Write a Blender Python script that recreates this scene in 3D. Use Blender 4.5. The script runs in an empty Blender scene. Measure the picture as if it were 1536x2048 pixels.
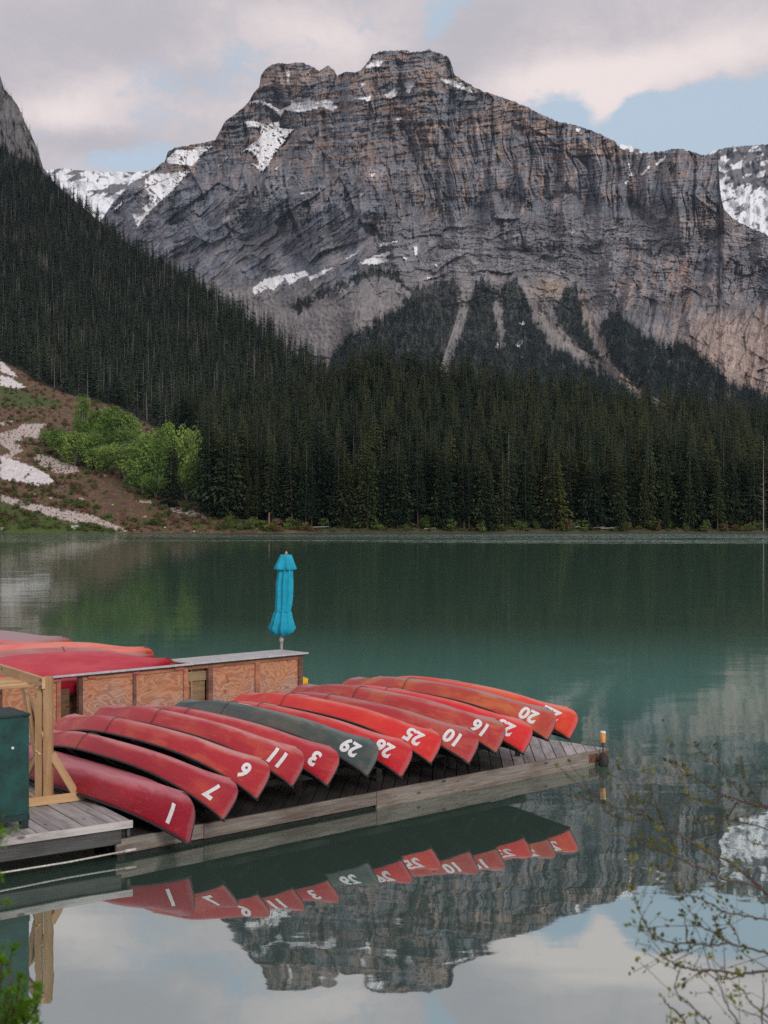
import bpy, math, random
import numpy as np
from mathutils import Vector, Matrix
random.seed(7)
RNG = np.random.default_rng(7)
C = bpy.context.scene.collection
R = math.radians
# ------------------------------------------------------------------ camera
F = 2650.0; HOR = 1042.0; CX = 768.0; CH = 4.0      # survey constants: focal length in photo pixels, horizon row, eye height
cam = bpy.data.objects.new('camera', bpy.data.cameras.new('camera')); C.objects.link(cam)
cam.location = (0, 0, CH); cam.rotation_euler = (R(90), 0, 0)
cd = cam.data; cd.sensor_fit = 'VERTICAL'; cd.sensor_height = 36; cd.sensor_width = 27
cd.lens = 36*F/2048; cd.shift_y = 18/2048; cd.clip_start = .1; cd.clip_end = 60000
cd.dof.use_dof = True; cd.dof.focus_distance = 24; cd.dof.aperture_fstop = 7.1
bpy.context.scene.camera = cam
# ------------------------------------------------------------------ render settings
S = bpy.context.scene
S.view_settings.view_transform = 'Standard'; S.view_settings.look = 'None'
S.view_settings.gamma = 1; S.view_settings.exposure = 0.0; S.view_settings.use_curve_mapping = False
S.render.engine = 'CYCLES'
S.cycles.max_bounces = 5; S.cycles.diffuse_bounces = 2; S.cycles.glossy_bounces = 3; S.cycles.transparent_max_bounces = 4
S.cycles.volume_bounces = 0
S.cycles.use_denoising = False
# ------------------------------------------------------------------ node helpers
def N(nt, typ, **kw):
    n = nt.nodes.new(typ)
    for k, v in kw.items():
        if k.startswith('i_'):
            n.inputs[k[2:].replace('_', ' ')].default_value = v
        else:
            setattr(n, k, v)
    return n
def mth(nt, op, a, b=None, c=None, clamp=False):
    n = nt.nodes.new('ShaderNodeMath'); n.operation = op; n.use_clamp = clamp
    for i, v in enumerate((a, b, c)):
        if v is None: continue
        if isinstance(v, (int, float)): n.inputs[i].default_value = v
        else: nt.links.new(v, n.inputs[i])
    return n.outputs[0]
def vmth(nt, op, a, b=None, scale=None):
    n = nt.nodes.new('ShaderNodeVectorMath'); n.operation = op
    for i, v in enumerate((a, b)):
        if v is None: continue
        if isinstance(v, (tuple, list)): n.inputs[i].default_value = v
        else: nt.links.new(v, n.inputs[i])
    if scale is not None:
        if isinstance(scale, (int, float)): n.inputs['Scale'].default_value = scale
        else: nt.links.new(scale, n.inputs['Scale'])
    return n.outputs[0]
def mixc(nt, fac, a, b, mode='MIX'):
    n = nt.nodes.new('ShaderNodeMix'); n.data_type = 'RGBA'; n.blend_type = mode
    for s, v in ((n.inputs[0], fac), (n.inputs[6], a), (n.inputs[7], b)):
        if isinstance(v, (int, float)): s.default_value = v
        elif isinstance(v, (tuple, list)): s.default_value = (*v[:3], 1)
        else: nt.links.new(v, s)
    return n.outputs[2]
def sstep(nt, v, lo, hi, o0=0.0, o1=1.0):
    n = nt.nodes.new('ShaderNodeMapRange'); n.interpolation_type = 'SMOOTHSTEP'
    nt.links.new(v, n.inputs[0]); n.inputs[1].default_value = lo; n.inputs[2].default_value = hi
    n.inputs[3].default_value = o0; n.inputs[4].default_value = o1
    return n.outputs[0]
def noise(nt, vec, scale, detail=3, rough=.5, dist=0.0, color=False):
    n = N(nt, 'ShaderNodeTexNoise', i_Scale=scale, i_Detail=detail, i_Roughness=rough, i_Distortion=dist)
    if vec is not None: nt.links.new(vec, n.inputs['Vector'])
    return n.outputs['Color' if color else 'Fac']
def mat(name):
    m = bpy.data.materials.new(name); m.use_nodes = True; nt = m.node_tree
    return m, nt, nt.nodes['Principled BSDF']
# ------------------------------------------------------------------ world: daylight sky with broken evening cloud
W = bpy.data.worlds.new('World'); S.world = W; W.use_nodes = True
nt = W.node_tree; nt.nodes.clear()
HAZE = 2.1e-5
SUN_EL, SUN_AZ = 26.0, 152.0     # azimuth clockwise from +Y (the direction the camera looks)
out = N(nt, 'ShaderNodeOutputWorld')
sky = N(nt, 'ShaderNodeTexSky', sky_type='NISHITA', sun_disc=False, sun_elevation=R(SUN_EL), sun_rotation=R(SUN_AZ), altitude=1300, air_density=1.0, dust_density=1.5)
bg1 = N(nt, 'ShaderNodeBackground', i_Strength=.13); nt.links.new(sky.outputs[0], bg1.inputs[0])
tc = N(nt, 'ShaderNodeTexCoord'); sep = N(nt, 'ShaderNodeSeparateXYZ'); nt.links.new(tc.outputs['Generated'], sep.inputs[0])
az = mth(nt, 'ARCTAN2', sep.outputs[0], sep.outputs[1]); el = mth(nt, 'ARCSINE', sep.outputs[2])
def ang(px, py):
    a = math.atan((px-CX)/F); return a, math.atan((HOR-py)/F*math.cos(a))
def blob(px, py, rx, ry, rot=0.0):
    a0, e0 = ang(px, py); sa, se = rx/F, ry/F
    da = mth(nt, 'SUBTRACT', az, a0); de = mth(nt, 'SUBTRACT', el, e0)
    c, s = math.cos(R(rot)), math.sin(R(rot))
    u = mth(nt, 'ADD', mth(nt, 'MULTIPLY', da, c/sa), mth(nt, 'MULTIPLY', de, s/sa))
    v = mth(nt, 'ADD', mth(nt, 'MULTIPLY', da, -s/se), mth(nt, 'MULTIPLY', de, c/se))
    q = mth(nt, 'ADD', mth(nt, 'MULTIPLY', u, u), mth(nt, 'MULTIPLY', v, v))
    return mth(nt, 'EXPONENT', mth(nt, 'MULTIPLY', q, -1.0))
def wsum(lst):
    acc = None
    for wgt, bl in lst:
        t = mth(nt, 'MULTIPLY', bl, wgt); acc = t if acc is None else mth(nt, 'ADD', acc, t)
    return acc
vz = vmth(nt, 'MULTIPLY', tc.outputs['Generated'], (1.0, 1.0, 2.0))
vz2 = vmth(nt, 'MULTIPLY', tc.outputs['Generated'], (1.0, 1.0, 1.5))
n1 = noise(nt, vz, 5.5, 7, .55, .25); n2 = noise(nt, vz2, 15, 8, .62, .6); n3 = noise(nt, vz, 2.6, 5, .5, .3)
n4 = noise(nt, vz2, 42, 8, .65, .8)
base = mth(nt, 'ADD', mth(nt, 'ADD', mth(nt, 'MULTIPLY', mth(nt, 'SUBTRACT', n1, .5), 2.0), mth(nt, 'ADD', mth(nt, 'MULTIPLY', mth(nt, 'SUBTRACT', n2, .5), 2.0), mth(nt, 'MULTIPLY', mth(nt, 'SUBTRACT', n4, .5), 1.3))), .74)
holes = wsum([(-1.45, blob(1440, 235, 260, 85, 0)), (-1.1, blob(1180, 250, 160, 55, -25)), (-.9, blob(875, 35, 75, 32, 60)), (-.22, blob(330, 240, 260, 85, 25)),
              (-.38, blob(560, 110, 210, 50, 15)), (-.6, blob(240, 320, 160, 45)), (.5, blob(300, 60, 420, 80)), (.45, blob(1150, 60, 400, 70, 0)), (.75, blob(1400, 90, 250, 42, 8)),
              (1.35, blob(1208, 228, 34, 48, -30)), (-.7, blob(1290, 205, 60, 22, 10)), (.8, blob(1320, 160, 80, 28, 15)), (.5, blob(190, 285, 110, 24, 10)), (.35, blob(90, 220, 110, 60))])
dens = sstep(nt, mth(nt, 'ADD', base, holes), -.05, .8)
lit = wsum([(.4, blob(1210, 225, 70, 55)), (.5, blob(1350, 130, 260, 42, 10)), (.5, blob(1130, 160, 150, 40)), (.45, blob(110, 232, 130, 32, 0)), (.3, blob(300, 150, 200, 40, 20)), (.3, blob(640, 70, 160, 40, -10)),
            (-.35, blob(900, 110, 160, 70, 30)), (-.3, blob(370, 150, 90, 40, 0)), (-.3, blob(200, 285, 110, 25)), (-.2, blob(100, 60, 260, 70))])
litf = sstep(nt, mth(nt, 'ADD', mth(nt, 'ADD', mth(nt, 'MULTIPLY', n3, .7), mth(nt, 'ADD', mth(nt, 'MULTIPLY', n2, .6), mth(nt, 'MULTIPLY', n4, .3))), lit), .55, 1.5)
ccol = mixc(nt, litf, (.53, .50, .545), (.90, .79, .775))
veil = mixc(nt, n1, (.50, .61, .71), (.57, .67, .755))
bgv = N(nt, 'ShaderNodeBackground', i_Strength=1.0); nt.links.new(veil, bgv.inputs[0])
bgc = N(nt, 'ShaderNodeBackground', i_Strength=1.0); nt.links.new(ccol, bgc.inputs[0])
mxa = N(nt, 'ShaderNodeMixShader', i_Fac=.78); nt.links.new(bg1.outputs[0], mxa.inputs[1]); nt.links.new(bgv.outputs[0], mxa.inputs[2])
mx = N(nt, 'ShaderNodeMixShader'); nt.links.new(dens, mx.inputs[0]); nt.links.new(mxa.outputs[0], mx.inputs[1]); nt.links.new(bgc.outputs[0], mx.inputs[2])
nt.links.new(mx.outputs[0], out.inputs[0])
W.cycles.sampling_method = 'MANUAL'; W.cycles.sample_map_resolution = 512
sl = bpy.data.lights.new('sun', 'SUN'); sl.energy = 1.5; sl.angle = R(16); sl.color = (1, .95, .90)
so = bpy.data.objects.new('sun', sl); C.objects.link(so)
sd = Vector((math.sin(R(SUN_AZ))*math.cos(R(SUN_EL)), math.cos(R(SUN_AZ))*math.cos(R(SUN_EL)), math.sin(R(SUN_EL))))
so.rotation_euler = (-sd).to_track_quat('-Z', 'Y').to_euler()
# ------------------------------------------------------------------ survey helpers
def on(px, py, z):                   # point at height z that the photo shows at px, py
    d = (CH-z)*F/(py-HOR); return Vector(((px-CX)/F*d, d, z))
def far(px, py, d):                  # point at distance d
    return Vector(((px-CX)/F*d, d, CH+(HOR-py)/F*d))
# ------------------------------------------------------------------ numpy noise
def _h(ix, iy, seed):
    h = (ix.astype(np.int64)*374761393 + iy.astype(np.int64)*668265263 + seed*1442695041) & 0xffffffff
    h = ((h ^ (h >> 13))*1274126177) & 0xffffffff
    return (h ^ (h >> 16)) & 0xffffffff
def pn(x, y, seed=0):
    x = np.asarray(x, float); y = np.asarray(y, float); x, y = np.broadcast_arrays(x, y)
    ix = np.floor(x); iy = np.floor(y); fx = x-ix; fy = y-iy
    u = fx*fx*fx*(fx*(fx*6-15)+10); v = fy*fy*fy*(fy*(fy*6-15)+10)
    def g(dx, dy):
        a = _h(ix+dx, iy+dy, seed)*(2*np.pi/4294967296.0)
        return np.cos(a)*(fx-dx)+np.sin(a)*(fy-dy)
    return 1.4*((g(0, 0)*(1-u)+g(1, 0)*u)*(1-v)+(g(0, 1)*(1-u)+g(1, 1)*u)*v)
def fbm(x, y, o=4, seed=0, gain=.5):
    s = 0; a = 1
    for i in range(o):
        s = s+a*pn(x*2**i, y*2**i, seed+i*17); a *= gain
    return s
def ridged(x, y, o=3, seed=0, gain=.5):
    s = 0; a = 1
    for i in range(o):
        s = s+a*(1-2*np.abs(pn(x*2**i, y*2**i, seed+i*31))); a *= gain
    return s
def facet(x, y, seed, tx=1.0, ty=1.0, c=.6):
    x, y = np.broadcast_arrays(x, y); ix = np.floor(x); iy = np.floor(y); best = np.full(x.shape, 1e9); out = np.zeros(x.shape)
    for dx in (-1, 0, 1):
        for dy in (-1, 0, 1):
            a = _h(ix+dx, iy+dy, seed)/4294967296.0; b = _h(ix+dx, iy+dy, seed+11)/4294967296.0
            ex = x-(ix+dx+a); ey = y-(iy+dy+b); d = ex*ex+ey*ey; m = d < best
            ta = _h(ix+dx, iy+dy, seed+23)/2147483648.0-1; tb = _h(ix+dx, iy+dy, seed+37)/2147483648.0-1; tc_ = _h(ix+dx, iy+dy, seed+51)/2147483648.0-1
            out[m] = (ta*ex*tx+tb*ey*ty+tc_*c)[m]; best[m] = d[m]
    return out
def inpoly(X, Y, poly):
    p = np.array(poly, float); res = np.zeros(X.shape, bool)
    x0, y0 = p.min(0); x1, y1 = p.max(0)
    sel = (X >= x0) & (X <= x1) & (Y >= y0) & (Y <= y1)
    xs, ys = X[sel], Y[sel]; ins = np.zeros(xs.shape, bool)
    for i in range(len(p)):
        ax, ay = p[i]; bx, by = p[i-1]
        if ay == by: continue
        c = ((ay > ys) != (by > ys)) & (xs < (bx-ax)*(ys-ay)/(by-ay)+ax)
        ins ^= c
    res[sel] = ins
    return res
def lineband(X, Y, pts, w):
    m = np.zeros(X.shape)
    for i in range(len(pts)-1):
        ax, ay = pts[i][:2]; bx, by = pts[i+1][:2]
        t = np.clip(((X-ax)*(bx-ax)+(Y-ay)*(by-ay))/((bx-ax)**2+(by-ay)**2), 0, 1)
        d = np.hypot(X-ax-t*(bx-ax), Y-ay-t*(by-ay)); m = np.maximum(m, np.clip(1.5-d/w, 0, 1))
    return m
def smooth(x, a, b):
    t = np.clip((x-a)/(b-a), 0, 1); return t*t*(3-2*t)
# ------------------------------------------------------------------ object helpers
def link(name, me, m=None, parent=None, loc=None, sm=False):
    if m is not None and len(me.materials) == 0: me.materials.append(m)
    o = bpy.data.objects.new(name, me); C.objects.link(o)
    if sm and len(me.polygons): me.polygons.foreach_set('use_smooth', [True]*len(me.polygons))
    if loc is not None: o.location = loc
    if parent is not None: o.parent = parent
    return o
def tag(o, label=None, cat=None, group=None, kind=None):
    if label: o['label'] = label
    if cat: o['category'] = cat
    if group: o['group'] = group
    if kind: o['kind'] = kind
    return o
def thing(name, label, cat, loc=(0, 0, 0), rz=0, group=None):
    o = bpy.data.objects.new(name, None); C.objects.link(o); o.location = loc; o.rotation_euler = (0, 0, rz)
    o.empty_display_size = .1
    return tag(o, label, cat, group)
def npmesh(name, V, Fq, col=None, tris=False):
    me = bpy.data.meshes.new(name); V = np.asarray(V, np.float32).reshape(-1, 3); Fq = np.asarray(Fq, np.int32)
    k = Fq.shape[1]
    me.vertices.add(len(V)); me.vertices.foreach_set('co', V.ravel())
    me.loops.add(Fq.size); me.loops.foreach_set('vertex_index', Fq.ravel())
    me.polygons.add(len(Fq)); me.polygons.foreach_set('loop_start', np.arange(0, Fq.size, k, dtype=np.int32))
    if col is not None:
        a = me.color_attributes.new('Col', 'FLOAT_COLOR', 'POINT')
        cc = np.ones((len(V), 4), np.float32); cc[:, :3] = np.asarray(col).reshape(-1, 3); a.data.foreach_set('color', cc.ravel())
    me.update(calc_edges=True); return me
def gridfaces(nr, nc):
    i = np.arange(nr*nc).reshape(nr, nc)
    return np.stack([i[:-1, :-1], i[:-1, 1:], i[1:, 1:], i[1:, :-1]], -1).reshape(-1, 4)
class MB:
    def __init__(s): s.v = []; s.f = []
    def add(s, vs, fs):
        b = len(s.v); s.v += [tuple(p) for p in vs]; s.f += [tuple(b+i for i in f) for f in fs]
    def box(s, lo, hi, M=None):
        x0, y0, z0 = lo; x1, y1, z1 = hi
        vs = [Vector(p) for p in ((x0, y0, z0), (x1, y0, z0), (x1, y1, z0), (x0, y1, z0), (x0, y0, z1), (x1, y0, z1), (x1, y1, z1), (x0, y1, z1))]
        if M is not None: vs = [M @ p for p in vs]
        s.add(vs, [(0, 3, 2, 1), (4, 5, 6, 7), (0, 1, 5, 4), (1, 2, 6, 5), (2, 3, 7, 6), (3, 0, 4, 7)])
    def tube(s, pts, r, n=6, caps=True):
        pts = [Vector(p) for p in pts]; m = len(pts)
        rs = r if isinstance(r, (list, tuple)) else [r]*m
        rings = []; ref = None
        for i, p in enumerate(pts):
            t = (pts[min(i+1, m-1)]-pts[max(i-1, 0)])
            t = t.normalized() if t.length > 1e-9 else Vector((0, 0, 1))
            if ref is None: ref = Vector((0, 0, 1)) if abs(t.z) < .9 else Vector((1, 0, 0))
            u = t.cross(ref)
            if u.length < 1e-4: u = t.cross(Vector((1, .1, 0)))
            u.normalize(); w = u.cross(t).normalized(); ref = w
            rings.append([p+(u*math.cos(2*math.pi*k/n)+w*math.sin(2*math.pi*k/n))*rs[i] for k in range(n)])
        vs = [p for rg in rings for p in rg]; fs = []
        for i in range(m-1):
            for k in range(n):
                a = i*n+k; b = i*n+(k+1) % n; fs.append((a, b, b+n, a+n))
        if caps: fs += [tuple(range(n-1, -1, -1)), tuple((m-1)*n+k for k in range(n))]
        s.add(vs, fs)
    def mesh(s, name='m'):
        me = bpy.data.meshes.new(name); me.from_pydata([tuple(p) for p in s.v], [], s.f); me.update(); return me
    def obj(s, name, m, parent=None, sm=False, loc=None): return link(name, s.mesh(name), m, parent, loc, sm)
def bevel(o, w=.004, seg=1):
    b = o.modifiers.new('bevel', 'BEVEL'); b.width = w; b.segments = seg; b.limit_method = 'ANGLE'; return o
# a box with its own frame: local x = length
def stick(name, a, b, w, h, m, parent, roll=0.0, bev=.004, org=None):
    a = Vector(a); b = Vector(b); d = b-a; L = d.length; q = d.to_track_quat('X', 'Z')
    mb = MB(); mb.box((0, -w/2, -h/2), (L, w/2, h/2)); o = mb.obj(name, m, parent)
    o.matrix_local = Matrix.Translation(a-(org if org is not None else Vector())) @ q.to_matrix().to_4x4() @ Matrix.Rotation(roll, 4, 'X')
    if bev: bevel(o, bev)
    return o
# ------------------------------------------------------------------ materials
def wood(name, c1, c2, scale=1.0, rough=.8, grain=24, knots=True, dark=None, patch=None):
    m, nt, p = mat(name); tc = N(nt, 'ShaderNodeTexCoord'); oi = N(nt, 'ShaderNodeObjectInfo')
    off = vmth(nt, 'SCALE', vmth(nt, 'MULTIPLY', (1, 1, 1), (13.1, 7.7, 3.3)), scale=oi.outputs['Random'])
    v = vmth(nt, 'ADD', tc.outputs['Object'], off)
    vs = vmth(nt, 'MULTIPLY', v, (1.2*scale, grain*scale, grain*scale))
    g = noise(nt, vs, 1.0, 6, .65, 1.2); big = noise(nt, vmth(nt, 'MULTIPLY', v, (1.2, 5, 5)), 1.0, 4, .6)
    c = mixc(nt, sstep(nt, g, .3, .7), c1, c2)
    c = mixc(nt, mth(nt, 'MULTIPLY', sstep(nt, big, .42, .7), .65), c, dark or tuple(x*.5 for x in c1))
    tint = N(nt, 'ShaderNodeMapRange', i_From_Min=0, i_From_Max=1, i_To_Min=.72, i_To_Max=1.2); nt.links.new(oi.outputs['Random'], tint.inputs[0])
    c = mixc(nt, 1.0, c, tint.outputs[0], 'MULTIPLY')
    if patch is not None:
        pn_ = noise(nt, vmth(nt, 'MULTIPLY', v, (2.2, 2.2, 2.2)), 1.0, 5, .65, .5)
        c = mixc(nt, mth(nt, 'MULTIPLY', sstep(nt, pn_, .46, .6), .9), c, patch)
    if knots:
        vo = N(nt, 'ShaderNodeTexVoronoi', i_Scale=1.0); nt.links.new(vmth(nt, 'MULTIPLY', v, (2.3, 6, 6)), vo.inputs['Vector'])
        c = mixc(nt, mth(nt, 'MULTIPLY', sstep(nt, vo.outputs['Distance'], .16, .07), .8), c, tuple(x*.22 for x in c1))
    nt.links.new(c, p.inputs['Base Color']); p.inputs['Roughness'].default_value = rough
    bp = N(nt, 'ShaderNodeBump', i_Strength=.35, i_Distance=.004); nt.links.new(g, bp.inputs['Height']); nt.links.new(bp.outputs[0], p.inputs['Normal'])
    return m
M_deck = wood('weathered_deck', (.33, .305, .295), (.50, .465, .45), rough=.75)
M_deckshade = wood('shade_toned_deck', (.018, .016, .014), (.036, .032, .028), rough=.8)  # shade of the canoe row put into the plank colour
M_deckhalfshade = wood('half_shade_deck', (.07, .062, .056), (.12, .11, .10), rough=.7)  # planks at the edge of that shade, half of it painted in
M_fascia = wood('weathered_fascia', (.15, .128, .11), (.29, .255, .22), rough=.85, dark=(.10, .06, .04))
M_darkwood = wood('dark_beam', (.055, .055, .055), (.11, .11, .108), rough=.85)
M_pine = wood('fresh_pine', (.55, .33, .16), (.68, .45, .25), rough=.6, grain=16, dark=(.46, .26, .12))
M_pine2 = wood('worn_pine', (.40, .24, .11), (.54, .35, .19), rough=.65, grain=16, dark=(.36, .18, .075))
M_stud = wood('stained_stud', (.40, .14, .075), (.52, .23, .13), rough=.7, dark=(.20, .07, .045))
M_studd = wood('dark_stained_stud', (.13, .055, .04), (.24, .11, .075), rough=.75)
M_pale = wood('pale_board', (.30, .20, .11), (.42, .30, .17), rough=.7)
M_recess = wood('brown_board', (.26, .16, .08), (.36, .24, .13), rough=.85)
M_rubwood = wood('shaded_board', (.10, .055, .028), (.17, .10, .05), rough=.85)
def plywood():
    m, nt, p = mat('stained_plywood'); tc = N(nt, 'ShaderNodeTexCoord'); oi = N(nt, 'ShaderNodeObjectInfo')
    off = vmth(nt, 'SCALE', vmth(nt, 'MULTIPLY', (1, 1, 1), (9.1, 5.7, 3.3)), scale=oi.outputs['Random'])
    v = vmth(nt, 'ADD', tc.outputs['Object'], off)
    wv = noise(nt, vmth(nt, 'MULTIPLY', v, (1.1, 1.1, 2.6)), 1.0, 3, .5, .5)
    rings = mth(nt, 'FRACT', mth(nt, 'MULTIPLY', wv, 17.0))
    rr = mth(nt, 'ABSOLUTE', mth(nt, 'SUBTRACT', rings, .5))
    c = mixc(nt, sstep(nt, rr, .06, .42), (.42, .165, .085), (.56, .26, .14))
    fade = mth(nt, 'ADD', mth(nt, 'MULTIPLY', noise(nt, v, 2.4, 5, .6, .3), 1.0), mth(nt, 'MULTIPLY', N(nt, 'ShaderNodeSeparateXYZ').outputs[2], 0))
    sp = N(nt, 'ShaderNodeSeparateXYZ'); nt.links.new(tc.outputs['Object'], sp.inputs[0])
    f2 = mth(nt, 'SUBTRACT', fade, mth(nt, 'MULTIPLY', sp.outputs[2], .45))        # lower edge weathered grey by splashing
    c = mixc(nt, mth(nt, 'MULTIPLY', sstep(nt, f2, .12, .5), .5), c, mixc(nt, sstep(nt, rr, .06, .42), (.25, .19, .17), (.42, .335, .31)))
    c = mixc(nt, mth(nt, 'MULTIPLY', sstep(nt, noise(nt, v, 5.5, 2, .5), .66, .74), .7), c, (.20, .045, .02))
    nt.links.new(c, p.inputs['Base Color']); p.inputs['Roughness'].default_value = .75
    bp = N(nt, 'ShaderNodeBump', i_Strength=.3, i_Distance=.003); nt.links.new(rr, bp.inputs['Height']); nt.links.new(bp.outputs[0], p.inputs['Normal'])
    return m
M_ply = plywood()
def simple(name, col, rough=.6, var=.25, scale=12, metal=0.0, bump=0.0, col2=None):
    m, nt, p = mat(name); tc = N(nt, 'ShaderNodeTexCoord'); n = noise(nt, tc.outputs['Object'], scale, 5, .6)
    c = mixc(nt, sstep(nt, n, .3, .7), tuple(x*(1-var) for x in col), col2 or tuple(min(1, x*(1+var)) for x in col))
    nt.links.new(c, p.inputs['Base Color']); p.inputs['Roughness'].default_value = rough; p.inputs['Metallic'].default_value = metal
    if bump:
        bp = N(nt, 'ShaderNodeBump', i_Strength=bump, i_Distance=.01); nt.links.new(n, bp.inputs['Height']); nt.links.new(bp.outputs[0], p.inputs['Normal'])
    return m
M_black = simple('black_vinyl', (.02, .02, .022), .5)
M_inside = simple('dark_hull_lining', (.03, .028, .03), .7)
M_white = simple('white_vinyl_number', (.8, .8, .8), .45, .08, 30)
M_logo = simple('worn_white_print', (.62, .56, .55), .6, .3, 60)
M_rope = simple('grey_rope', (.12, .09, .075), .9, .4, 60)
M_wrope = simple('pale_rope', (.55, .52, .46), .9, .3, 60)
M_slab = simple('pale_counter_top', (.52, .50, .50), .45, .15, 6)
M_tarp = simple('blue_canvas', (.008, .36, .52), .8, .12, 8, bump=.15)
M_polew = simple('umbrella_pole_wood', (.42, .38, .35), .5, .2, 30)
M_green = simple('dark_green_paint', (.004, .052, .046), .5, .45, 3.5, bump=.1)
M_greend = simple('dark_green_trim', (.006, .03, .028), .6, .4, 10)
M_orange = simple('amber_plastic', (.72, .32, .08), .35, .15, 20)
M_cap = simple('white_cap', (.75, .72, .68), .4, .1)
M_steel = simple('dull_bolt', (.25, .25, .26), .4, .3, 40, .9)
M_rust = simple('rusty_plate', (.14, .06, .035), .8, .5, 25)
M_yellow = simple('yellow_plastic', (.75, .42, .01), .4, .1, 8)
M_fend = simple('dark_rubber', (.03, .025, .022), .7)
M_under = simple('wet_dark_timber', (.018, .016, .014), .7, .4)
def vcol(name, rough=.9, bump=.5, bdist=3.0, bscale=.05, extra=None, snow=False, sc2=.4, var=.35):
    m, nt, p = mat(name); a = N(nt, 'ShaderNodeVertexColor', layer_name='Col'); tc = N(nt, 'ShaderNodeTexCoord')
    n = noise(nt, tc.outputs['Object'], bscale, 8, .65); n2 = noise(nt, tc.outputs['Object'], sc2, 4, .6)
    c = mixc(nt, 1.0, a.outputs[0], mixc(nt, n2, (1-var,)*3, (1+var,)*3), 'MULTIPLY')
    nt.links.new(c, p.inputs['Base Color']); p.inputs['Roughness'].default_value = rough; p.inputs['Specular IOR Level'].default_value = .15
    bp = N(nt, 'ShaderNodeBump', i_Strength=bump, i_Distance=bdist); nt.links.new(n, bp.inputs['Height']); nt.links.new(bp.outputs[0], p.inputs['Normal'])
    return m
M_rock = vcol('mountain_rock', bump=.6, bdist=5.0, bscale=.07, sc2=.2, var=.3)
M_soil = vcol('shore_soil', bump=.8, bdist=.6, bscale=.35, sc2=.8, var=.35)
def foliage(name, cols, rough=.7, trans=0.0):
    m, nt, p = mat(name); oi = N(nt, 'ShaderNodeObjectInfo'); tc = N(nt, 'ShaderNodeTexCoord')
    cr = N(nt, 'ShaderNodeValToRGB'); nt.links.new(oi.outputs['Random'], cr.inputs[0]); cr.color_ramp.interpolation = 'LINEAR'
    for i, (pos, c) in enumerate(cols):
        e = cr.color_ramp.elements[i] if i < 2 else cr.color_ramp.elements.new(pos)
        e.position = pos; e.color = (*c, 1)
    n = noise(nt, tc.outputs['Object'], 1.3, 3, .6)
    c = mixc(nt, 1.0, cr.outputs[0], mixc(nt, sstep(nt, n, .3, .7), (.5, .5, .55), (1.9, 1.75, 1.2)), 'MULTIPLY')
    nt.links.new(c, p.inputs['Base Color']); p.inputs['Roughness'].default_value = rough; p.inputs['Specular IOR Level'].default_value = .2
    if trans:
        tr = N(nt, 'ShaderNodeBsdfTranslucent'); nt.links.new(c, tr.inputs[0]); ms = N(nt, 'ShaderNodeMixShader', i_Fac=trans)
        o = nt.nodes['Material Output']; nt.links.new(p.outputs[0], ms.inputs[1]); nt.links.new(tr.outputs[0], ms.inputs[2]); nt.links.new(ms.outputs[0], o.inputs[0])
    return m
M_spruce = foliage('spruce_needles', [(0, (.012, .030, .020)), (1, (.115, .135, .045)), (.35, (.028, .056, .034)), (.6, (.065, .088, .036)), (.85, (.034, .064, .048))])
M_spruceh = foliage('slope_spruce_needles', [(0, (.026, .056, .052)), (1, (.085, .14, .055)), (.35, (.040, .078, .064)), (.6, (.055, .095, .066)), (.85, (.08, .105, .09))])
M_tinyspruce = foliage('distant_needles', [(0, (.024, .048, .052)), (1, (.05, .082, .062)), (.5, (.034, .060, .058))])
M_bark = simple('spruce_bark', (.09, .065, .05), .9, .4, 3)
M_dead = simple('dead_wood', (.27, .245, .23), .9, .3, 2)
M_reddead = simple('dead_bark_peeled', (.26, .13, .08), .9, .4, 2)
M_aspen = foliage('fresh_leaves', [(0, (.12, .22, .06)), (1, (.22, .33, .10)), (.5, (.16, .27, .08))], trans=.3)
M_brush = foliage('brush_twigs', [(0, (.13, .075, .055)), (1, (.12, .16, .05)), (.4, (.16, .095, .07)), (.7, (.11, .12, .045))], trans=.1)
M_shrubs = foliage('shore_shrub_leaves', [(0, (.07, .11, .035)), (1, (.14, .20, .06)), (.5, (.09, .14, .045))], trans=.15)
M_twig = simple('willow_twig', (.10, .06, .05), .7, .3, 10)
M_wleaf = foliage('young_willow_leaves', [(0, (.13, .15, .045)), (1, (.18, .19, .06))], trans=.3)
M_gleaf = foliage('bright_green_leaves', [(0, (.055, .15, .008)), (1, (.10, .22, .015))], trans=.35, rough=.4)
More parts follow.
